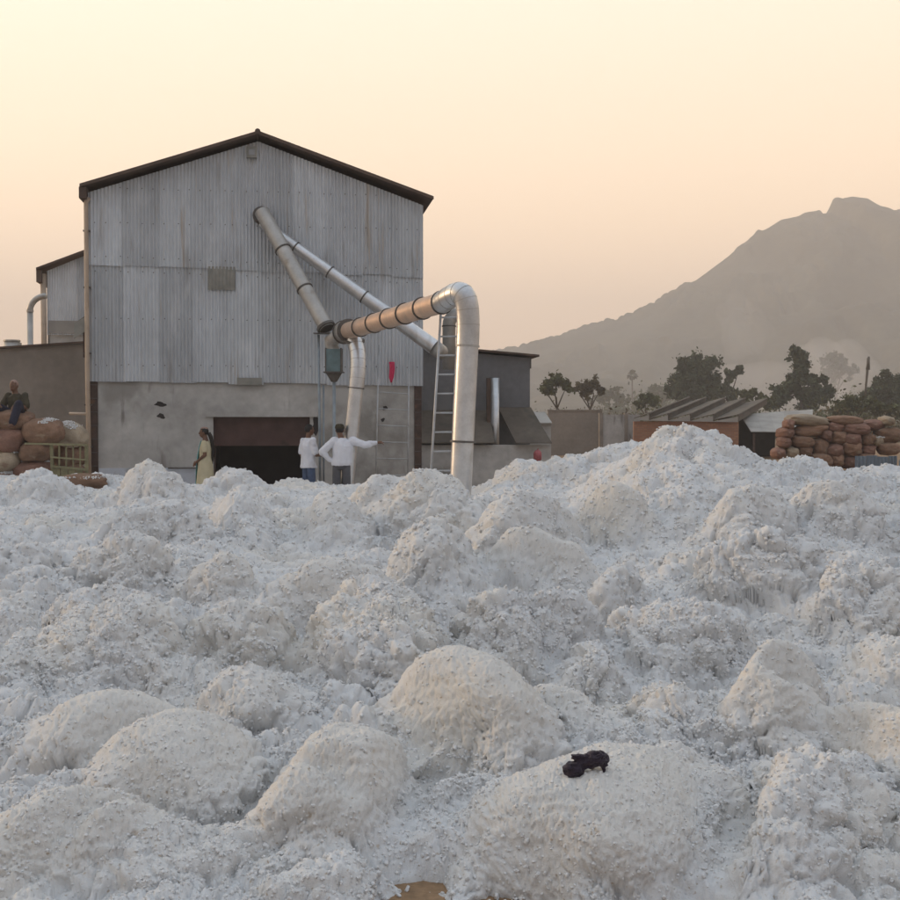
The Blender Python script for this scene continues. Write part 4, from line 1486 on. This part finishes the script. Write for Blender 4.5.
# lint lying on sacks
def lint(o, fx0=-.35, fx1=.35, fy=-.3, n=260, size=.02):
    pts = []
    v, f = ico(4)
    me = o.data
    a = np.empty(len(me.vertices) * 3, np.float32)
    me.vertices.foreach_get('co', a)
    a = a.reshape(-1, 3)
    w = np.array([tuple(o.location)]) + (a * np.array(o.scale)) @ np.array(o.rotation_euler.to_matrix()).T
    sel = np.nonzero((a[:, 2] > .30) & (a[:, 0] > fx0) & (a[:, 0] < fx1) & (a[:, 1] < .2))[0]
    k = rng.choice(sel, n * 9)
    cc = vnoise(w[k] * 4.5, 66) > -.1
    k = k[cc]
    pts = w[k] + rng.normal(0, 1, (len(k), 3)) * [.03, .03, .006]
    l = locks('lint', pts, rng.uniform(.35, 1.1, len(k)) * size * .8)
    l.parent = o
    l.matrix_parent_inverse = (Matrix.Translation(o.location) @ o.rotation_euler.to_matrix().to_4x4() @ Matrix.Diagonal((*o.scale, 1))).inverted()
    return l
lint(sk['sixth'], -.4, .3, n=320)
lint(sk['fifth'], -.2, .4, n=120)
lint(sk['seventh'], -.1, .45, n=160)
lint(sk['eighth'], -.4, .4, n=90, size=.016)
lint(sk['second'], .1, .45, n=50, size=.014)

GR = 'sacks in the long stack on the right'
Z = lambda a: (760 + a[0] / 6.43, 760 + a[1] / 6.43, 400 + a[2] / 6.43, 400 + a[3] / 6.43)
rowsR = [
    ('top row', [(180, 432, 98, 166, 'jute_pale', 'long grey-brown'), (436, 645, 104, 162, 'jute', 'long brown'), (645, 790, 128, 192, 'jute_red', 'reddish'), (775, 852, 108, 165, 'jute_pale', 'short pale')]),
    ('second row', [(148, 215, 125, 190, 'jute_red', 'short reddish'), (208, 425, 158, 234, 'jute', 'long brown'), (415, 545, 138, 212, 'jute_red', 'round reddish'), (528, 705, 150, 220, 'jute_red', 'long reddish'), (735, 892, 184, 278, 'jute', 'big dark')]),
    ('third row', [(118, 205, 178, 244, 'jute_red', 'small reddish'), (378, 445, 193, 264, 'jute_red', 'upright reddish'), (438, 548, 203, 290, 'jute', 'round brown'), (528, 645, 208, 290, 'jute_red', 'tilted reddish'), (636, 724, 218, 294, 'jute', 'dark brown'), (700, 775, 228, 300, 'jute_pale', 'burst pale')]),
    ('fourth row', [(113, 195, 238, 304, 'jute_red', 'small reddish'), (188, 335, 230, 304, 'jute', 'flat brown'), (326, 428, 248, 362, 'jute', 'bulky brown'), (424, 530, 284, 364, 'jute_red', 'reddish'), (522, 645, 268, 364, 'jute', 'plump brown'), (636, 725, 284, 356, 'jute_red', 'dim reddish'), (755, 885, 274, 350, 'jute', 'wide dark')]),
    ('bottom row', [(73, 162, 308, 374, 'jute_red', 'reddish'), (153, 240, 303, 374, 'jute_pale', 'pale'), (234, 332, 300, 372, 'jute', 'brown'), (330, 450, 345, 430, 'jute', 'shadowed'), (446, 532, 350, 430, 'jute', 'dark brown'), (518, 615, 358, 438, 'jute_red', 'low reddish'), (610, 760, 350, 440, 'jute', 'hidden brown')]),
]
ordn = ['first', 'second', 'third', 'fourth', 'fifth', 'sixth', 'seventh']
for ri, (rn, items) in enumerate(rowsR):
    for ci, it in enumerate(items):
        o = sack(*Z(it[:4]), 42.0 + .10 * ((ri * 3 + ci) % 3) - .05 * ri, 1.0, it[4], f'{it[5]} sack, {ordn[ci]} from the left in the {rn} of the right stack', GR, random.uniform(-5, 5), random.uniform(-8, 8))
        if 'burst' in it[5]:
            lint(o, -.5, .5, n=200, size=.03)
# flattened sack lying on the cotton by the wall
fs = sack(60, 106, 475, 491, 20.6, .7, 'jute', 'flattened brown sack lying on the cotton below the wooden gate', None)
lint(fs, -.45, .45, n=70, size=.018)

# wooden gate ------------------------------------------------------------
GY_ = 22.0
gt = empty('wooden_gate', (at(68, 480, GY_).x, GY_, .4))
tag(gt, 'weathered green wooden gate with slats leaning in front of the left sacks', 'gate')
V7 = lambda p: Vector(p) - gt.location
def plank(pa, pb, w, nm, t=.03, dy=0):
    a, c_ = at(*pa, GY_), at(*pb, GY_)
    d_ = (c_ - a).normalized()
    s_ = Vector((d_.z, 0, -d_.x)) * w / 2
    o_ = Vector((0, dy, 0))
    return MB().quadslab([V7(a - s_ + o_), V7(a + s_ + o_), V7(c_ + s_ + o_), V7(c_ - s_ + o_)], (0, t, 0)).build(nm, M['old_wood'], gt)
plank((51, 444), (53, 494), .055, 'post', .05)
plank((86, 444), (86.5, 494), .055, 'post', .05)
plank((25, 443.5), (88, 445), .035, 'rail', .03, -.035)
plank((51, 466), (88, 470), .045, 'rail', .03, -.035)
plank((51, 457), (88, 460), .028, 'rail', .02, -.03)
for px in (59, 66, 73, 80):
    plank((px, 445), (px, 467), .028, 'slat', .02, .005)
for k, px in enumerate((56.5, 64, 71.5, 79)):
    plank((px, 468), (px + .5, 494), .125, 'board', .02, .006 + .004 * (k % 2))

# small pink bundle near the low lean-to
pb = sack(533.8, 541.5, 450.5, 461, 25.5, .25, 'jute_red', 'small pinkish bundle peeping over the cotton below the lean-to roof', None)
pb.name = 'bundle'
pb.data = pb.data.copy()
pb.data.materials.clear()
pb.data.materials.append(mat('dusty_pink', (.30, .085, .09), var=.2))
pb['category'] = 'bundle'
knot = MB().tube([(0, 0, .40), (.02, 0, .55), (.08, 0, .62)], [.12, .06, .10], 8).build('knot', pb.data.materials[0], pb, True)

# ------------------------------------------------------------------ people
def capsule(m, p, q, r0, r1, n=12, sx=1.0):
    p, q = Vector(p), Vector(q)
    d_ = (q - p)
    L_ = d_.length
    d_ = d_.normalized()
    pts, rad = [], []
    for k in range(4):
        a = math.pi / 2 * (1 - k / 3) * .98
        pts.append(p - d_ * r0 * math.sin(a)); rad.append(max(r0 * math.cos(a), .0015))
    for k in range(4):
        a = math.pi / 2 * (k / 3) * .98
        pts.append(q + d_ * r1 * math.sin(a)); rad.append(max(r1 * math.cos(a), .0015))
    m.tube(pts, rad, n, True, sx)
def loft(m, rings, n=18):
    b_ = len(m.v)
    for (c_, rx, ry) in rings:
        for k in range(n):
            a = 2 * math.pi * k / n
            m.v.append((c_[0] + rx * math.cos(a), c_[1] + ry * math.sin(a), c_[2]))
    for i in range(len(rings) - 1):
        for k in range(n):
            k2 = (k + 1) % n
            m.f.append((b_ + i * n + k, b_ + i * n + k2, b_ + (i + 1) * n + k2, b_ + (i + 1) * n + k))
    m.f.append(tuple(b_ + k for k in range(n))[::-1])
    m.f.append(tuple(b_ + (len(rings) - 1) * n + k for k in range(n)))
def ball(m, c_, r, n=14):
    c_ = Vector(c_)
    rx, ry, rz = r
    rings = []
    for k in range(9):
        a = -math.pi / 2 + math.pi * (k + .001) / 8.002
        rings.append(((c_.x, c_.y, c_.z + rz * math.sin(a)), max(rx * math.cos(a), .001), max(ry * math.cos(a), .001)))
    loft(m, rings, n)
def fuse(name, m, mt, parent, voxel=.011, smooth=3, ratio=.5):
    o = m.build(name, mt, None, True)
    recalc(o)
    r_ = o.modifiers.new('r', 'REMESH')
    r_.mode = 'VOXEL'
    r_.voxel_size = voxel
    s_ = o.modifiers.new('s', 'SMOOTH')
    s_.iterations = smooth
    s_.factor = .5
    if ratio < 1:
        d_ = o.modifiers.new('d', 'DECIMATE')
        d_.ratio = ratio
    dg = bpy.context.evaluated_depsgraph_get()
    me = bpy.data.meshes.new_from_object(o.evaluated_get(dg))
    me.name = name
    bpy.data.objects.remove(o)
    me.polygons.foreach_set('use_smooth', [True] * len(me.polygons))
    me.materials.clear()
    me.materials.append(mt)
    o = bpy.data.objects.new(name, me)
    COL.objects.link(o)
    o.parent = parent
    return o
def hand(m, w, d_, nrm, side, curl=.5, point=False):
    w, d_, nrm = Vector(w), Vector(d_).normalized(), Vector(nrm).normalized()
    s_ = d_.cross(nrm).normalized()
    pc = w + d_ * .085
    capsule(m, w + d_ * .02, pc, .026, .033, sx=.8)
    for k in range(4):
        b0 = pc + s_ * (.027 - .018 * k)
        ln = (.040, .046, .042, .033)[k]
        c_ = curl if not (point and k == 0) else .05
        d1 = (d_ + nrm * c_ * .6).normalized()
        d2 = (d_ + nrm * c_ * 1.6).normalized()
        capsule(m, b0, b0 + d1 * ln, .0095, .0088, 8)
        capsule(m, b0 + d1 * ln, b0 + d1 * ln + d2 * ln * .85, .0088, .0075, 8)
    t0_ = w + d_ * .04 + s_ * .028 * side
    t1_ = t0_ + (d_ * .6 + s_ * side * .8 + nrm * .2).normalized() * .04
    capsule(m, t0_, t1_, .012, .0105, 8)
    capsule(m, t1_, t1_ + (d_ + nrm * .35).normalized() * .032, .0105, .009, 8)
def person(loc_, rz, J, sc=1.0, seat=False):
    """J: joints of the posed figure facing +y (x = its right); returns the root and mesh builders"""
    root = empty('person', loc_, rz)
    root.scale = (sc,) * 3
    m = MB()
    hc = Vector(J['head'])
    nk = Vector(J['neck'])
    ch = Vector(J['chest'])
    pv = Vector(J['pelvis'])
    ball(m, hc + Vector((0, .004, .01)), (.074, .092, .108))
    ball(m, hc + Vector((0, .03, -.055)), (.052, .06, .055))
    capsule(m, nk - Vector((0, 0, .03)), hc - Vector((0, .015, .05)), .056, .052)
    ball(m, hc + Vector((0, .098, -.015)), (.014, .02, .025), 8)
    for sx_ in (-1, 1):
        ball(m, hc + Vector((sx_ * .078, -.008, -.005)), (.010, .020, .030), 8)
    loft(m, [(lerp(pv, ch, -.35), .12, .09), (lerp(pv, ch, 0), .155, .115), (lerp(pv, ch, .35), .135, .10), (lerp(pv, ch, .75), .155, .11), (lerp(pv, ch, 1.0), .165, .115), (lerp(ch, nk, .6), .13, .085), (nk, .06, .06)])
    for s_ in ('l', 'r'):
        sh_, el, wr = Vector(J['sh' + s_]), Vector(J['el' + s_]), Vector(J['wr' + s_])
        capsule(m, sh_, el, .052, .040)
        capsule(m, el, wr, .040, .027)
        hd0 = J.get('hd' + s_, (wr - el))
        hand(m, wr, hd0, J.get('hn' + s_, (0, 1, 0)), 1 if s_ == 'r' else -1, J.get('curl' + s_, .5), J.get('point' + s_, False))
        hp, kn, an_ = Vector(J['hp' + s_]), Vector(J['kn' + s_]), Vector(J['an' + s_])
        capsule(m, hp, kn, .085, .058)
        capsule(m, kn, an_, .057, .036)
        toe = an_ + Vector(J.get('toe' + s_, (0, .16, -.045)))
        capsule(m, an_ + Vector((0, -.03, -.035)), toe, .038, .033)
    body = fuse('body', m, M['skin'], root, .0085, 2, .6)
    for sx_ in (-1, 1):
        e = MB()
        ball(e, hc + Vector((sx_ * .030, .086, .018)), (.013, .009, .007), 8)
        e.build('eye', M['eye'], body, True)
    e = MB()
    ball(e, hc + Vector((0, .088, -.062)), (.024, .008, .007), 8)
    e.build('mouth', M['lips'], body, True)
    return root
def shirt_of(J, root, m_, sleeve='short', hem=-.30, inf=.018, flare=.02):
    m = MB()
    nk, ch, pv = Vector(J['neck']), Vector(J['chest']), Vector(J['pelvis'])
    loft(m, [(lerp(pv, ch, hem), .178 + flare, .135 + flare), (lerp(pv, ch, 0), .165 + inf + flare * .5, .125 + inf), (lerp(pv, ch, .4), .155 + inf, .12 + inf), (lerp(pv, ch, .8), .168 + inf, .12 + inf), (lerp(pv, ch, 1.0), .168 + inf, .118 + inf), (lerp(ch, nk, .55), .135 + inf, .09 + inf), (lerp(ch, nk, .95), .068 + inf * .4, .068)])
    for s_ in ('l', 'r'):
        sh_, el, wr = Vector(J['sh' + s_]), Vector(J['el' + s_]), Vector(J['wr' + s_])
        if sleeve == 'short':
            capsule(m, sh_, lerp(sh_, el, .85), .068, .062)
        else:
            capsule(m, sh_, el, .082, .068)
            capsule(m, el, lerp(el, wr, .92), .066, .046)
    o = fuse('shirt', m, m_, root, .011, 4, .6)
    n_ = len(o.data.vertices)
    c_ = np.empty(n_ * 3, np.float32)
    o.data.vertices.foreach_get('co', c_)
    c_ = c_.reshape(-1, 3)
    nr = np.empty(n_ * 3, np.float32)
    o.data.vertices.foreach_get('normal', nr)
    c_ += nr.reshape(-1, 3) * ((fbm(c_ * [11, 11, 5.0] + pv.z, 3, 140) * .011 + np.abs(fbm(c_ * [7, 7, 14], 2, 150)) * .010)[:, None])
    o.data.vertices.foreach_set('co', c_.ravel())
    o.data.update()
    return o
def trousers_of(J, root, m_, inf=.016):
    m = MB()
    pv, ch = Vector(J['pelvis']), Vector(J['chest'])
    loft(m, [(lerp(pv, ch, -.38), .13, .11), (lerp(pv, ch, -.1), .16 + inf, .12 + inf), (lerp(pv, ch, .22), .145 + inf, .11 + inf)])
    for s_ in ('l', 'r'):
        hp, kn, an_ = Vector(J['hp' + s_]), Vector(J['kn' + s_]), Vector(J['an' + s_])
        capsule(m, hp, kn, .078 + inf * .6, .068 + inf)
        capsule(m, kn, lerp(kn, an_, .95), .070 + inf, .058 + inf)
    return fuse('trousers', m, m_, root, .012, 3, .6)
def hair_of(J, root, m_=None, back=.0, name='hair'):
    m = MB()
    hc = Vector(J['head'])
    ball(m, hc + Vector((0, -.012, .030)), (.083, .094, .098), 16)
    o = m.build(name, m_ or M['hair'], root, True)
    # open the face
    bm = bmesh.new()
    bm.from_mesh(o.data)
    kill = [v for v in bm.verts if (v.co.y - hc.y > .028 and v.co.z - hc.z < .060) or v.co.z - hc.z < -.052]
    bmesh.ops.delete(bm, geom=kill, context='VERTS')
    bm.to_mesh(o.data)
    bm.free()
    sl = o.modifiers.new('t', 'SOLIDIFY')
    sl.thickness = .012
    return o
def stand(**k):
    J = dict(head=(0, .02, 1.595), neck=(0, -.005, 1.45), chest=(0, -.01, 1.27), pelvis=(0, 0, .95),
             shl=(-.185, -.01, 1.385), shr=(.185, -.01, 1.385), ell=(-.235, -.03, 1.10), elr=(.235, -.03, 1.10), wrl=(-.225, .06, .86), wrr=(.225, .06, .86),
             hpl=(-.09, 0, .90), hpr=(.09, 0, .90), knl=(-.10, .02, .48), knr=(.10, .02, .48), anl=(-.10, -.02, .085), anr=(.10, -.02, .085))
    J.update(k)
    return J
# crumpled black cloth on the nearest big lump
m = MB()
ball(m, (.043, .0, .026), (.052, .040, .034))
ball(m, (.066, .01, .020), (.034, .036, .034))
ball(m, (-.040, -.005, -.018), (.046, .036, .033))
capsule(m, (-.042, .0, .034), (.012, .0, .022), .013, .020)
capsule(m, (-.02, -.01, -.03), (.002, -.016, -.056), .022, .013)
capsule(m, (.080, .0, .005), (.074, -.012, -.026), .018, .009)
capsule(m, (-.05, .0, -.015), (.03, .0, .012), .026, .030)
bc = fuse('cloth', m, M['blackcloth'], None, .0042, 1, 1)
n_ = len(bc.data.vertices)
c_ = np.empty(n_ * 3, np.float32)
bc.data.vertices.foreach_get('co', c_)
nr = np.empty(n_ * 3, np.float32)
bc.data.vertices.foreach_get('normal', nr)
c_ = c_.reshape(-1, 3)
c_ += nr.reshape(-1, 3) * ((np.abs(fbm(c_ * [26, 26, 60], 3, 160)) * -.012 + fbm(c_ * 16, 2, 165) * .006)[:, None])
bc.data.vertices.foreach_set('co', c_.ravel())
bc.data.update()
bc.location = CLOTH_AT + Vector((0, .01, .028))
tag(bc, 'crumpled black cloth lying on the large smooth cotton lump', 'cloth')
# man in short white shirt and jeans
J = stand(elr=(.235, .04, 1.10), wrr=(.15, .25, 1.09), hdr=(-.25, .9, .05), hnr=(-1, 0, 0), wrl=(-.21, .12, .90), head=(0, .025, 1.60))
mp = at(308.5, 480, 23.55)
ma = person((mp.x, mp.y, 0), R(-52), J, .99)
shirt_of(J, ma, M['shirt'], 'short', hem=-.36)
trousers_of(J, ma, M['jeans'])
hair_of(J, ma)
tag(ma, 'person in a white short-sleeved shirt and blue jeans, seen from behind', 'person')
# man pointing to the right
J = stand(head=(-.035, .03, 1.585), neck=(.0, .0, 1.44), chest=(.03, -.01, 1.27), pelvis=(0, 0, .95), shl=(-.15, -.01, 1.385), shr=(.215, -.01, 1.37),
          ell=(-.375, -.05, 1.16), wrl=(-.205, -.02, .985), hdl=(.55, .35, -.45), hnl=(1, 0, 0), elr=(.45, .0, 1.30), wrr=(.69, .03, 1.345), hdr=(1, .05, .02), hnr=(0, 0, -1), pointr=True, curlr=.9)
mp = at(341.5, 480, 23.0)
mb_ = person((mp.x, mp.y, 0), R(2), J, 1.0)
shirt_of(J, mb_, M['shirt'], 'long', hem=-.18, inf=.035, flare=.012)
trousers_of(J, mb_, M['trousers'])
hair_of(J, mb_)
m = MB()
hc = Vector(J['head'])
loft(m, [((hc.x, hc.y - .004, hc.z + .035), .094, .108), ((hc.x, hc.y - .004, hc.z + .07), .094, .106), ((hc.x, hc.y - .008, hc.z + .115), .078, .088), ((hc.x, hc.y - .01, hc.z + .13), .03, .035)])
cp = m.build('cap', M['olive'], mb_, True)
MB().box((hc.x - .06, hc.y + .09, hc.z + .035), (hc.x + .06, hc.y + .17, hc.z + .045)).build('peak', M['olive'], cp)
tag(mb_, 'person in a loose white shirt and dark cap pointing to the right', 'person')
# woman in profile by the door
J = stand(head=(0, .03, 1.60), elr=(.20, -.05, 1.12), ell=(-.20, -.04, 1.12), wrl=(-.12, .15, .98), wrr=(.11, .13, .99), hdl=(.25, .6, -.5), hdr=(-.25, .6, -.5), hnl=(.6, 0, -.4), hnr=(-.6, 0, -.4), shl=(-.165, -.01, 1.375), shr=(.165, -.01, 1.375))
mp = at(205.5, 480, 24.2)
wo_ = person((mp.x, mp.y, 0), R(88), J, .955)
m = MB()
loft(m, [((0, .0, .12), .25, .235), ((0, 0, .5), .215, .20), ((0, 0, .82), .195, .165), ((0, 0, .97), .19, .155), ((0, 0, 1.08), .155, .125), ((0, -.005, 1.24), .175, .135), ((0, -.01, 1.36), .165, .10), ((0, -.005, 1.43), .07, .07)])
for s_ in ('l', 'r'):
    capsule(m, J['sh' + s_], lerp(J['sh' + s_], J['el' + s_], .62), .066, .062)
fuse('dress', m, M['dress'], wo_, .012, 3, .6)
m = MB()
prev = []
for i in range(15):
    t = i / 14
    z = 1.42 - t * 1.05
    yv = .115 + .085 * math.sin(min(1, t * 1.6) * math.pi * .5) + .04 * t
    for j in range(5):
        m.v.append((.10 - .07 * (j - 2) / 2 * (1 + .2 * t) - .03 * math.sin(t * 3) + .11 * t * .6, yv + .006 * math.sin(j * 2 + t * 9) - .004 * abs(j - 2) ** 2, z))
for i in range(14):
    for j in range(4):
        q = i * 5 + j
        m.f.append((q, q + 1, q + 6, q + 5))
o = m.build('scarf', M['teal'], wo_, True)
o.modifiers.new('t', 'SOLIDIFY').thickness = .01
hair_of(J, wo_)
m = MB()
m.tube([(0, -.075, 1.60), (0, -.115, 1.52), (0, -.15, 1.38), (0, -.165, 1.2), (0, -.155, 1.0), (0, -.15, .92)], [.04, .045, .04, .034, .026, .01], 10)
m.build('braid', M['hair'], wo_, True)
m = MB()
ball(m, Vector(J['head']) + Vector((0, -.01, .085)), (.065, .085, .045), 12)
m.build('head_cloth', M['wrap'], wo_, True)
tag(wo_, 'person in a long yellow dress with teal scarf standing by the dark doorway', 'person')
# person seated on the sacks
mp = at(17, 414, 22.75)
J = dict(head=(.03, .05, .56), neck=(.01, .02, .42), chest=(0, 0, .27), pelvis=(0, -.05, .0),
         shl=(-.18, .01, .375), shr=(.18, .01, .375), ell=(-.27, .10, .14), elr=(.26, .12, .14), wrl=(-.18, .30, .20), wrr=(.17, .32, .20), hdl=(.2, .7, -.5), hdr=(-.2, .7, -.5), hnl=(0, 0, -1), hnr=(0, 0, -1),
         hpl=(-.10, .02, .02), hpr=(.10, .02, .02), knl=(-.25, .34, .20), knr=(.24, .36, .18), anl=(-.22, .50, -.16), anr=(.20, .52, -.18), toel=(0, .13, -.05), toer=(0, .13, -.05))
se = person((mp.x, mp.y, mp.z - .02), R(168), J, 1.0)
shirt_of(J, se, M['olive'], 'short', hem=-.2)
trousers_of(J, se, M['navy'])
hair_of(J, se, M['wrap'], name='head_wrap')
tag(se, 'person in dark clothes and a faded head wrap sitting on the sacks', 'person')

# ------------------------------------------------------------------ trees
def leaves(m_pts, radii, n, size, seed, flat=1.0):
    """n leaf quads spread through clumps"""
    r = np.random.default_rng(seed)
    k = r.integers(0, len(m_pts), n)
    c = np.array(m_pts)[k]
    rad = np.array(radii)[k]
    d = r.normal(size=(n, 3))
    d /= np.linalg.norm(d, axis=1, keepdims=True)
    p = c + d * (rad * np.abs(r.normal(0, .62, n)))[:, None] * [1, 1, flat]
    e1 = r.normal(size=(n, 3))
    e1 /= np.linalg.norm(e1, axis=1, keepdims=True)
    e2 = np.cross(e1, r.normal(size=(n, 3)))
    e2 /= np.linalg.norm(e2, axis=1, keepdims=True) + 1e-9
    s = size * r.uniform(.6, 1.4, n)[:, None]
    V = np.stack([p - e1 * s, p + e2 * s * .55, p + e1 * s, p - e2 * s * .55], 1).reshape(-1, 3)
    F_ = np.arange(n * 4).reshape(n, 4)
    return V, F_
def tree(name, label, px, Y, clumps, trunk_px, leafm, n, size, seed, group=None, sparse=.9):
    """clumps: (px, py, radius px) ellipses of the crown as seen; depth spread by radius"""
    base = Vector((at(trunk_px, HZ, Y).x, Y, 0))
    root = empty(name, base)
    r = random.Random(seed)
    pts, rad = [], []
    tk_ = MB()
    top = min(c_[1] for c_ in clumps)
    zt = at(px, top, Y).z
    fork = Vector((0, 0, zt * .55))
    tk_.tube([(0, 0, -.1), fork * .5 + Vector((.08, 0, 0)), fork], [zt * .030, zt * .024, zt * .019], 8)
    for (cx, cy_, cr) in clumps:
        c_ = at(cx, cy_, Y) - base
        R_ = cr * px2m(Y)
        tk_.tube([fork, lerp(fork, c_, .5) + Vector((r.uniform(-.3, .3), r.uniform(-.3, .3), .2)), c_], [zt * .014, zt * .009, zt * .004], 6)
        for q in range(max(9, int(cr * 2.2))):
            d_ = Vector((r.gauss(0, 1), r.gauss(0, 1), r.gauss(0, 1))).normalized()
            pts.append(c_ + d_ * R_ * r.uniform(.2, 1.12))
            rad.append(R_ * r.uniform(.20, .48))
    tk_.build('trunk', M['bark'], root, True)
    V, F_ = leaves([tuple(p) for p in pts], rad, int(n * 2.6), size, seed)
    np_mesh('crown', V, F_, leafm, root, False)
    tag(root, label, 'tree', group)
    return root
GT = 'trees behind the yard'
tree('broad_tree', 'small spreading light green tree just right of the annex', 555, 100, [(545, 386, 8), (556, 381, 9), (566, 388, 6), (550, 391, 6)], 557, M['leaf_mid'], 2200, .16, 1, GT)
tree('thin_tree', 'thin brownish tree beside the small spreading tree', 590, 108, [(592, 384, 9), (585, 393, 6), (600, 391, 5), (577, 388, 5)], 590, M['leaf_dry'], 1300, .16, 2, GT)
tree('round_tree', 'large dark round-crowned tree behind the brick shed', 697, 140, [(688, 376, 15), (705, 372, 15), (695, 366, 12), (678, 385, 12), (712, 386, 13), (694, 392, 18)], 697, M['leaf_dark'], 7500, .22, 3, GT)
tree('slender_tree', 'small tree leaning right of the large round tree', 735, 135, [(729, 375, 5), (738, 373, 6), (726, 385, 6), (720, 393, 7), (733, 396, 8)], 728, M['leaf_dark'], 1800, .18, 4, GT)
tree('tall_tree', 'tall narrow dark tree with wide lower branches right of centre', 800, 125, [(798, 357, 9), (802, 368, 10), (795, 380, 11), (815, 382, 9), (823, 379, 5), (783, 392, 12), (808, 395, 15), (826, 395, 9), (776, 402, 10)], 801, M['leaf_dark'], 7000, .2, 5, GT)
tree('smoky_tree', 'faint tree veiled by smoke behind the tall narrow tree', 838, 260, [(830, 362, 10), (842, 366, 9), (853, 372, 7), (832, 376, 10)], 836, M['leaf_dark'], 2200, .35, 6, GT)
tree('edge_tree', 'dark tree near the right edge below the slanting pole', 886, 128, [(886, 382, 11), (897, 387, 10), (876, 391, 10), (890, 398, 15), (868, 402, 11), (908, 398, 14)], 886, M['leaf_dark'], 6000, .2, 7, GT)
tree('yellow_tree', 'yellowish bush between the large round tree and the tall tree', 750, 118, [(744, 397, 7), (752, 392, 6), (760, 398, 6), (768, 402, 6)], 752, M['leaf_mid'], 1800, .18, 8, GT)
tree('leafy_tree', 'green bush left of the brick shed roof', 648, 112, [(645, 398, 6), (653, 401, 6), (640, 403, 5)], 646, M['leaf_mid'], 1400, .18, 9, GT)
tree('bushy_tree', 'mid-green bush standing over the right sack stack', 850, 96, [(850, 403, 8), (860, 407, 8), (842, 408, 8), (875, 408, 9), (889, 410, 9)], 855, M['leaf_mid'], 3000, .16, 10, GT)
# far trees
tree('pale_tree', 'pale distant tree left of the palm', 610, 330, [(600, 398, 8), (611, 395, 9), (621, 400, 8)], 610, M['leaf_dark'], 1500, .4, 11, GT)
tree('dim_tree', 'dim distant tree between the palm and the large round tree', 660, 350, [(655, 392, 10), (665, 397, 9), (648, 402, 8)], 658, M['leaf_dark'], 1500, .4, 12, GT)
# palm
PYm = 430.0
pm = empty('palm_tree', (at(632, 422, PYm).x, PYm, 0))
ptop = at(632, 376, PYm).z
MB().tube([(0, 0, 0), (.1, 0, ptop * .5), (0, 0, ptop)], [.42, .30, .26], 10).build('trunk', M['bark'], pm, True)
V, Fq = [], []
r = random.Random(5)
for k in range(46):
    d_ = Vector((r.gauss(0, 1), r.gauss(0, 1), r.gauss(.25, .9))).normalized()
    s_ = d_.cross(Vector((0, 0, 1))).normalized()
    c_ = Vector((0, 0, ptop + .3))
    L_ = r.uniform(1.9, 2.6)
    b_ = len(V)
    V += [c_ + d_ * .5, c_ + d_ * L_ * .7 + s_ * .9, c_ + d_ * L_ - Vector((0, 0, .3)), c_ + d_ * L_ * .7 - s_ * .9]
    Fq.append((b_, b_ + 1, b_ + 2, b_ + 3))
m = MB()
m.v, m.f = [tuple(v) for v in V], Fq
m.build('crown', M['leaf_dark'], pm)
tag(pm, 'lone distant palm with a round crown in the haze', 'palm tree', None)
# slanting pole
p0, p1 = at(866, 386, 120), at(868.5, 358, 120)
pl_ = empty('pole', (p0.x - .3, 120, 0))
MB().tube([(0, 0, 0), p0 - pl_.location, p1 - pl_.location], [.12, .11, .16], 8).build('shaft', M['bark'], pl_, True)
MB().tube([p1 - pl_.location - Vector((.06, 0, 1.2)), p1 - pl_.location + Vector((.03, 0, .15))], [.22, .10], 8).build('sleeve', M['bark'], pl_, True)
tag(pl_, 'dark slanting pole rising above the trees near the right edge', 'pole')

# scrub and far wood: nobody could count it
r = np.random.default_rng(77)
pts, rad = [], []
for k in range(240):
    px = r.uniform(535, 960)
    Y = r.uniform(78, 105)
    hgt = r.uniform(.6, 2.0) + .8 * r.uniform(.2, 1)
    pts.append((at(px, 422, Y).x, Y, hgt * .6))
    rad.append(hgt * .6)
V, Fq = leaves(pts, rad, 16000, .13, 78)
tag(np_mesh('scrub', V, Fq, M['leaf_dry'], None, False), 'dry scrub growing behind the yard walls', None, None, 'stuff')
pts, rad = [], []
for k in range(150):
    px = r.uniform(636, 985)
    Y = r.uniform(106, 122)
    hgt = r.uniform(2.0, 4.4) * (.75 + .35 * math.sin(px * .06 + 1))
    pts.append((at(px, 422, Y).x, Y, hgt * .55))
    rad.append(hgt * .60)
V, Fq = leaves(pts, rad, 26000, .17, 81)
tag(np_mesh('undergrowth', V, Fq, M['leaf_mid'], None, False), 'green undergrowth massed below the trees behind the shed', None, None, 'stuff')
pts, rad = [], []
for k in range(420):
    px = r.uniform(430, 1150)
    Y = r.uniform(300, 480)
    hgt = r.uniform(4, 9) * (1 + .5 * math.sin(px * .031))
    pts.append((at(px, 422, Y).x, Y, hgt * .55))
    rad.append(hgt * .5)
V, Fq = leaves(pts, rad, 26000, .6, 79)
tag(np_mesh('distant_wood', V, Fq, M['leaf_dark'], None, False), 'line of distant trees fading into the haze below the hill', None, None, 'stuff')
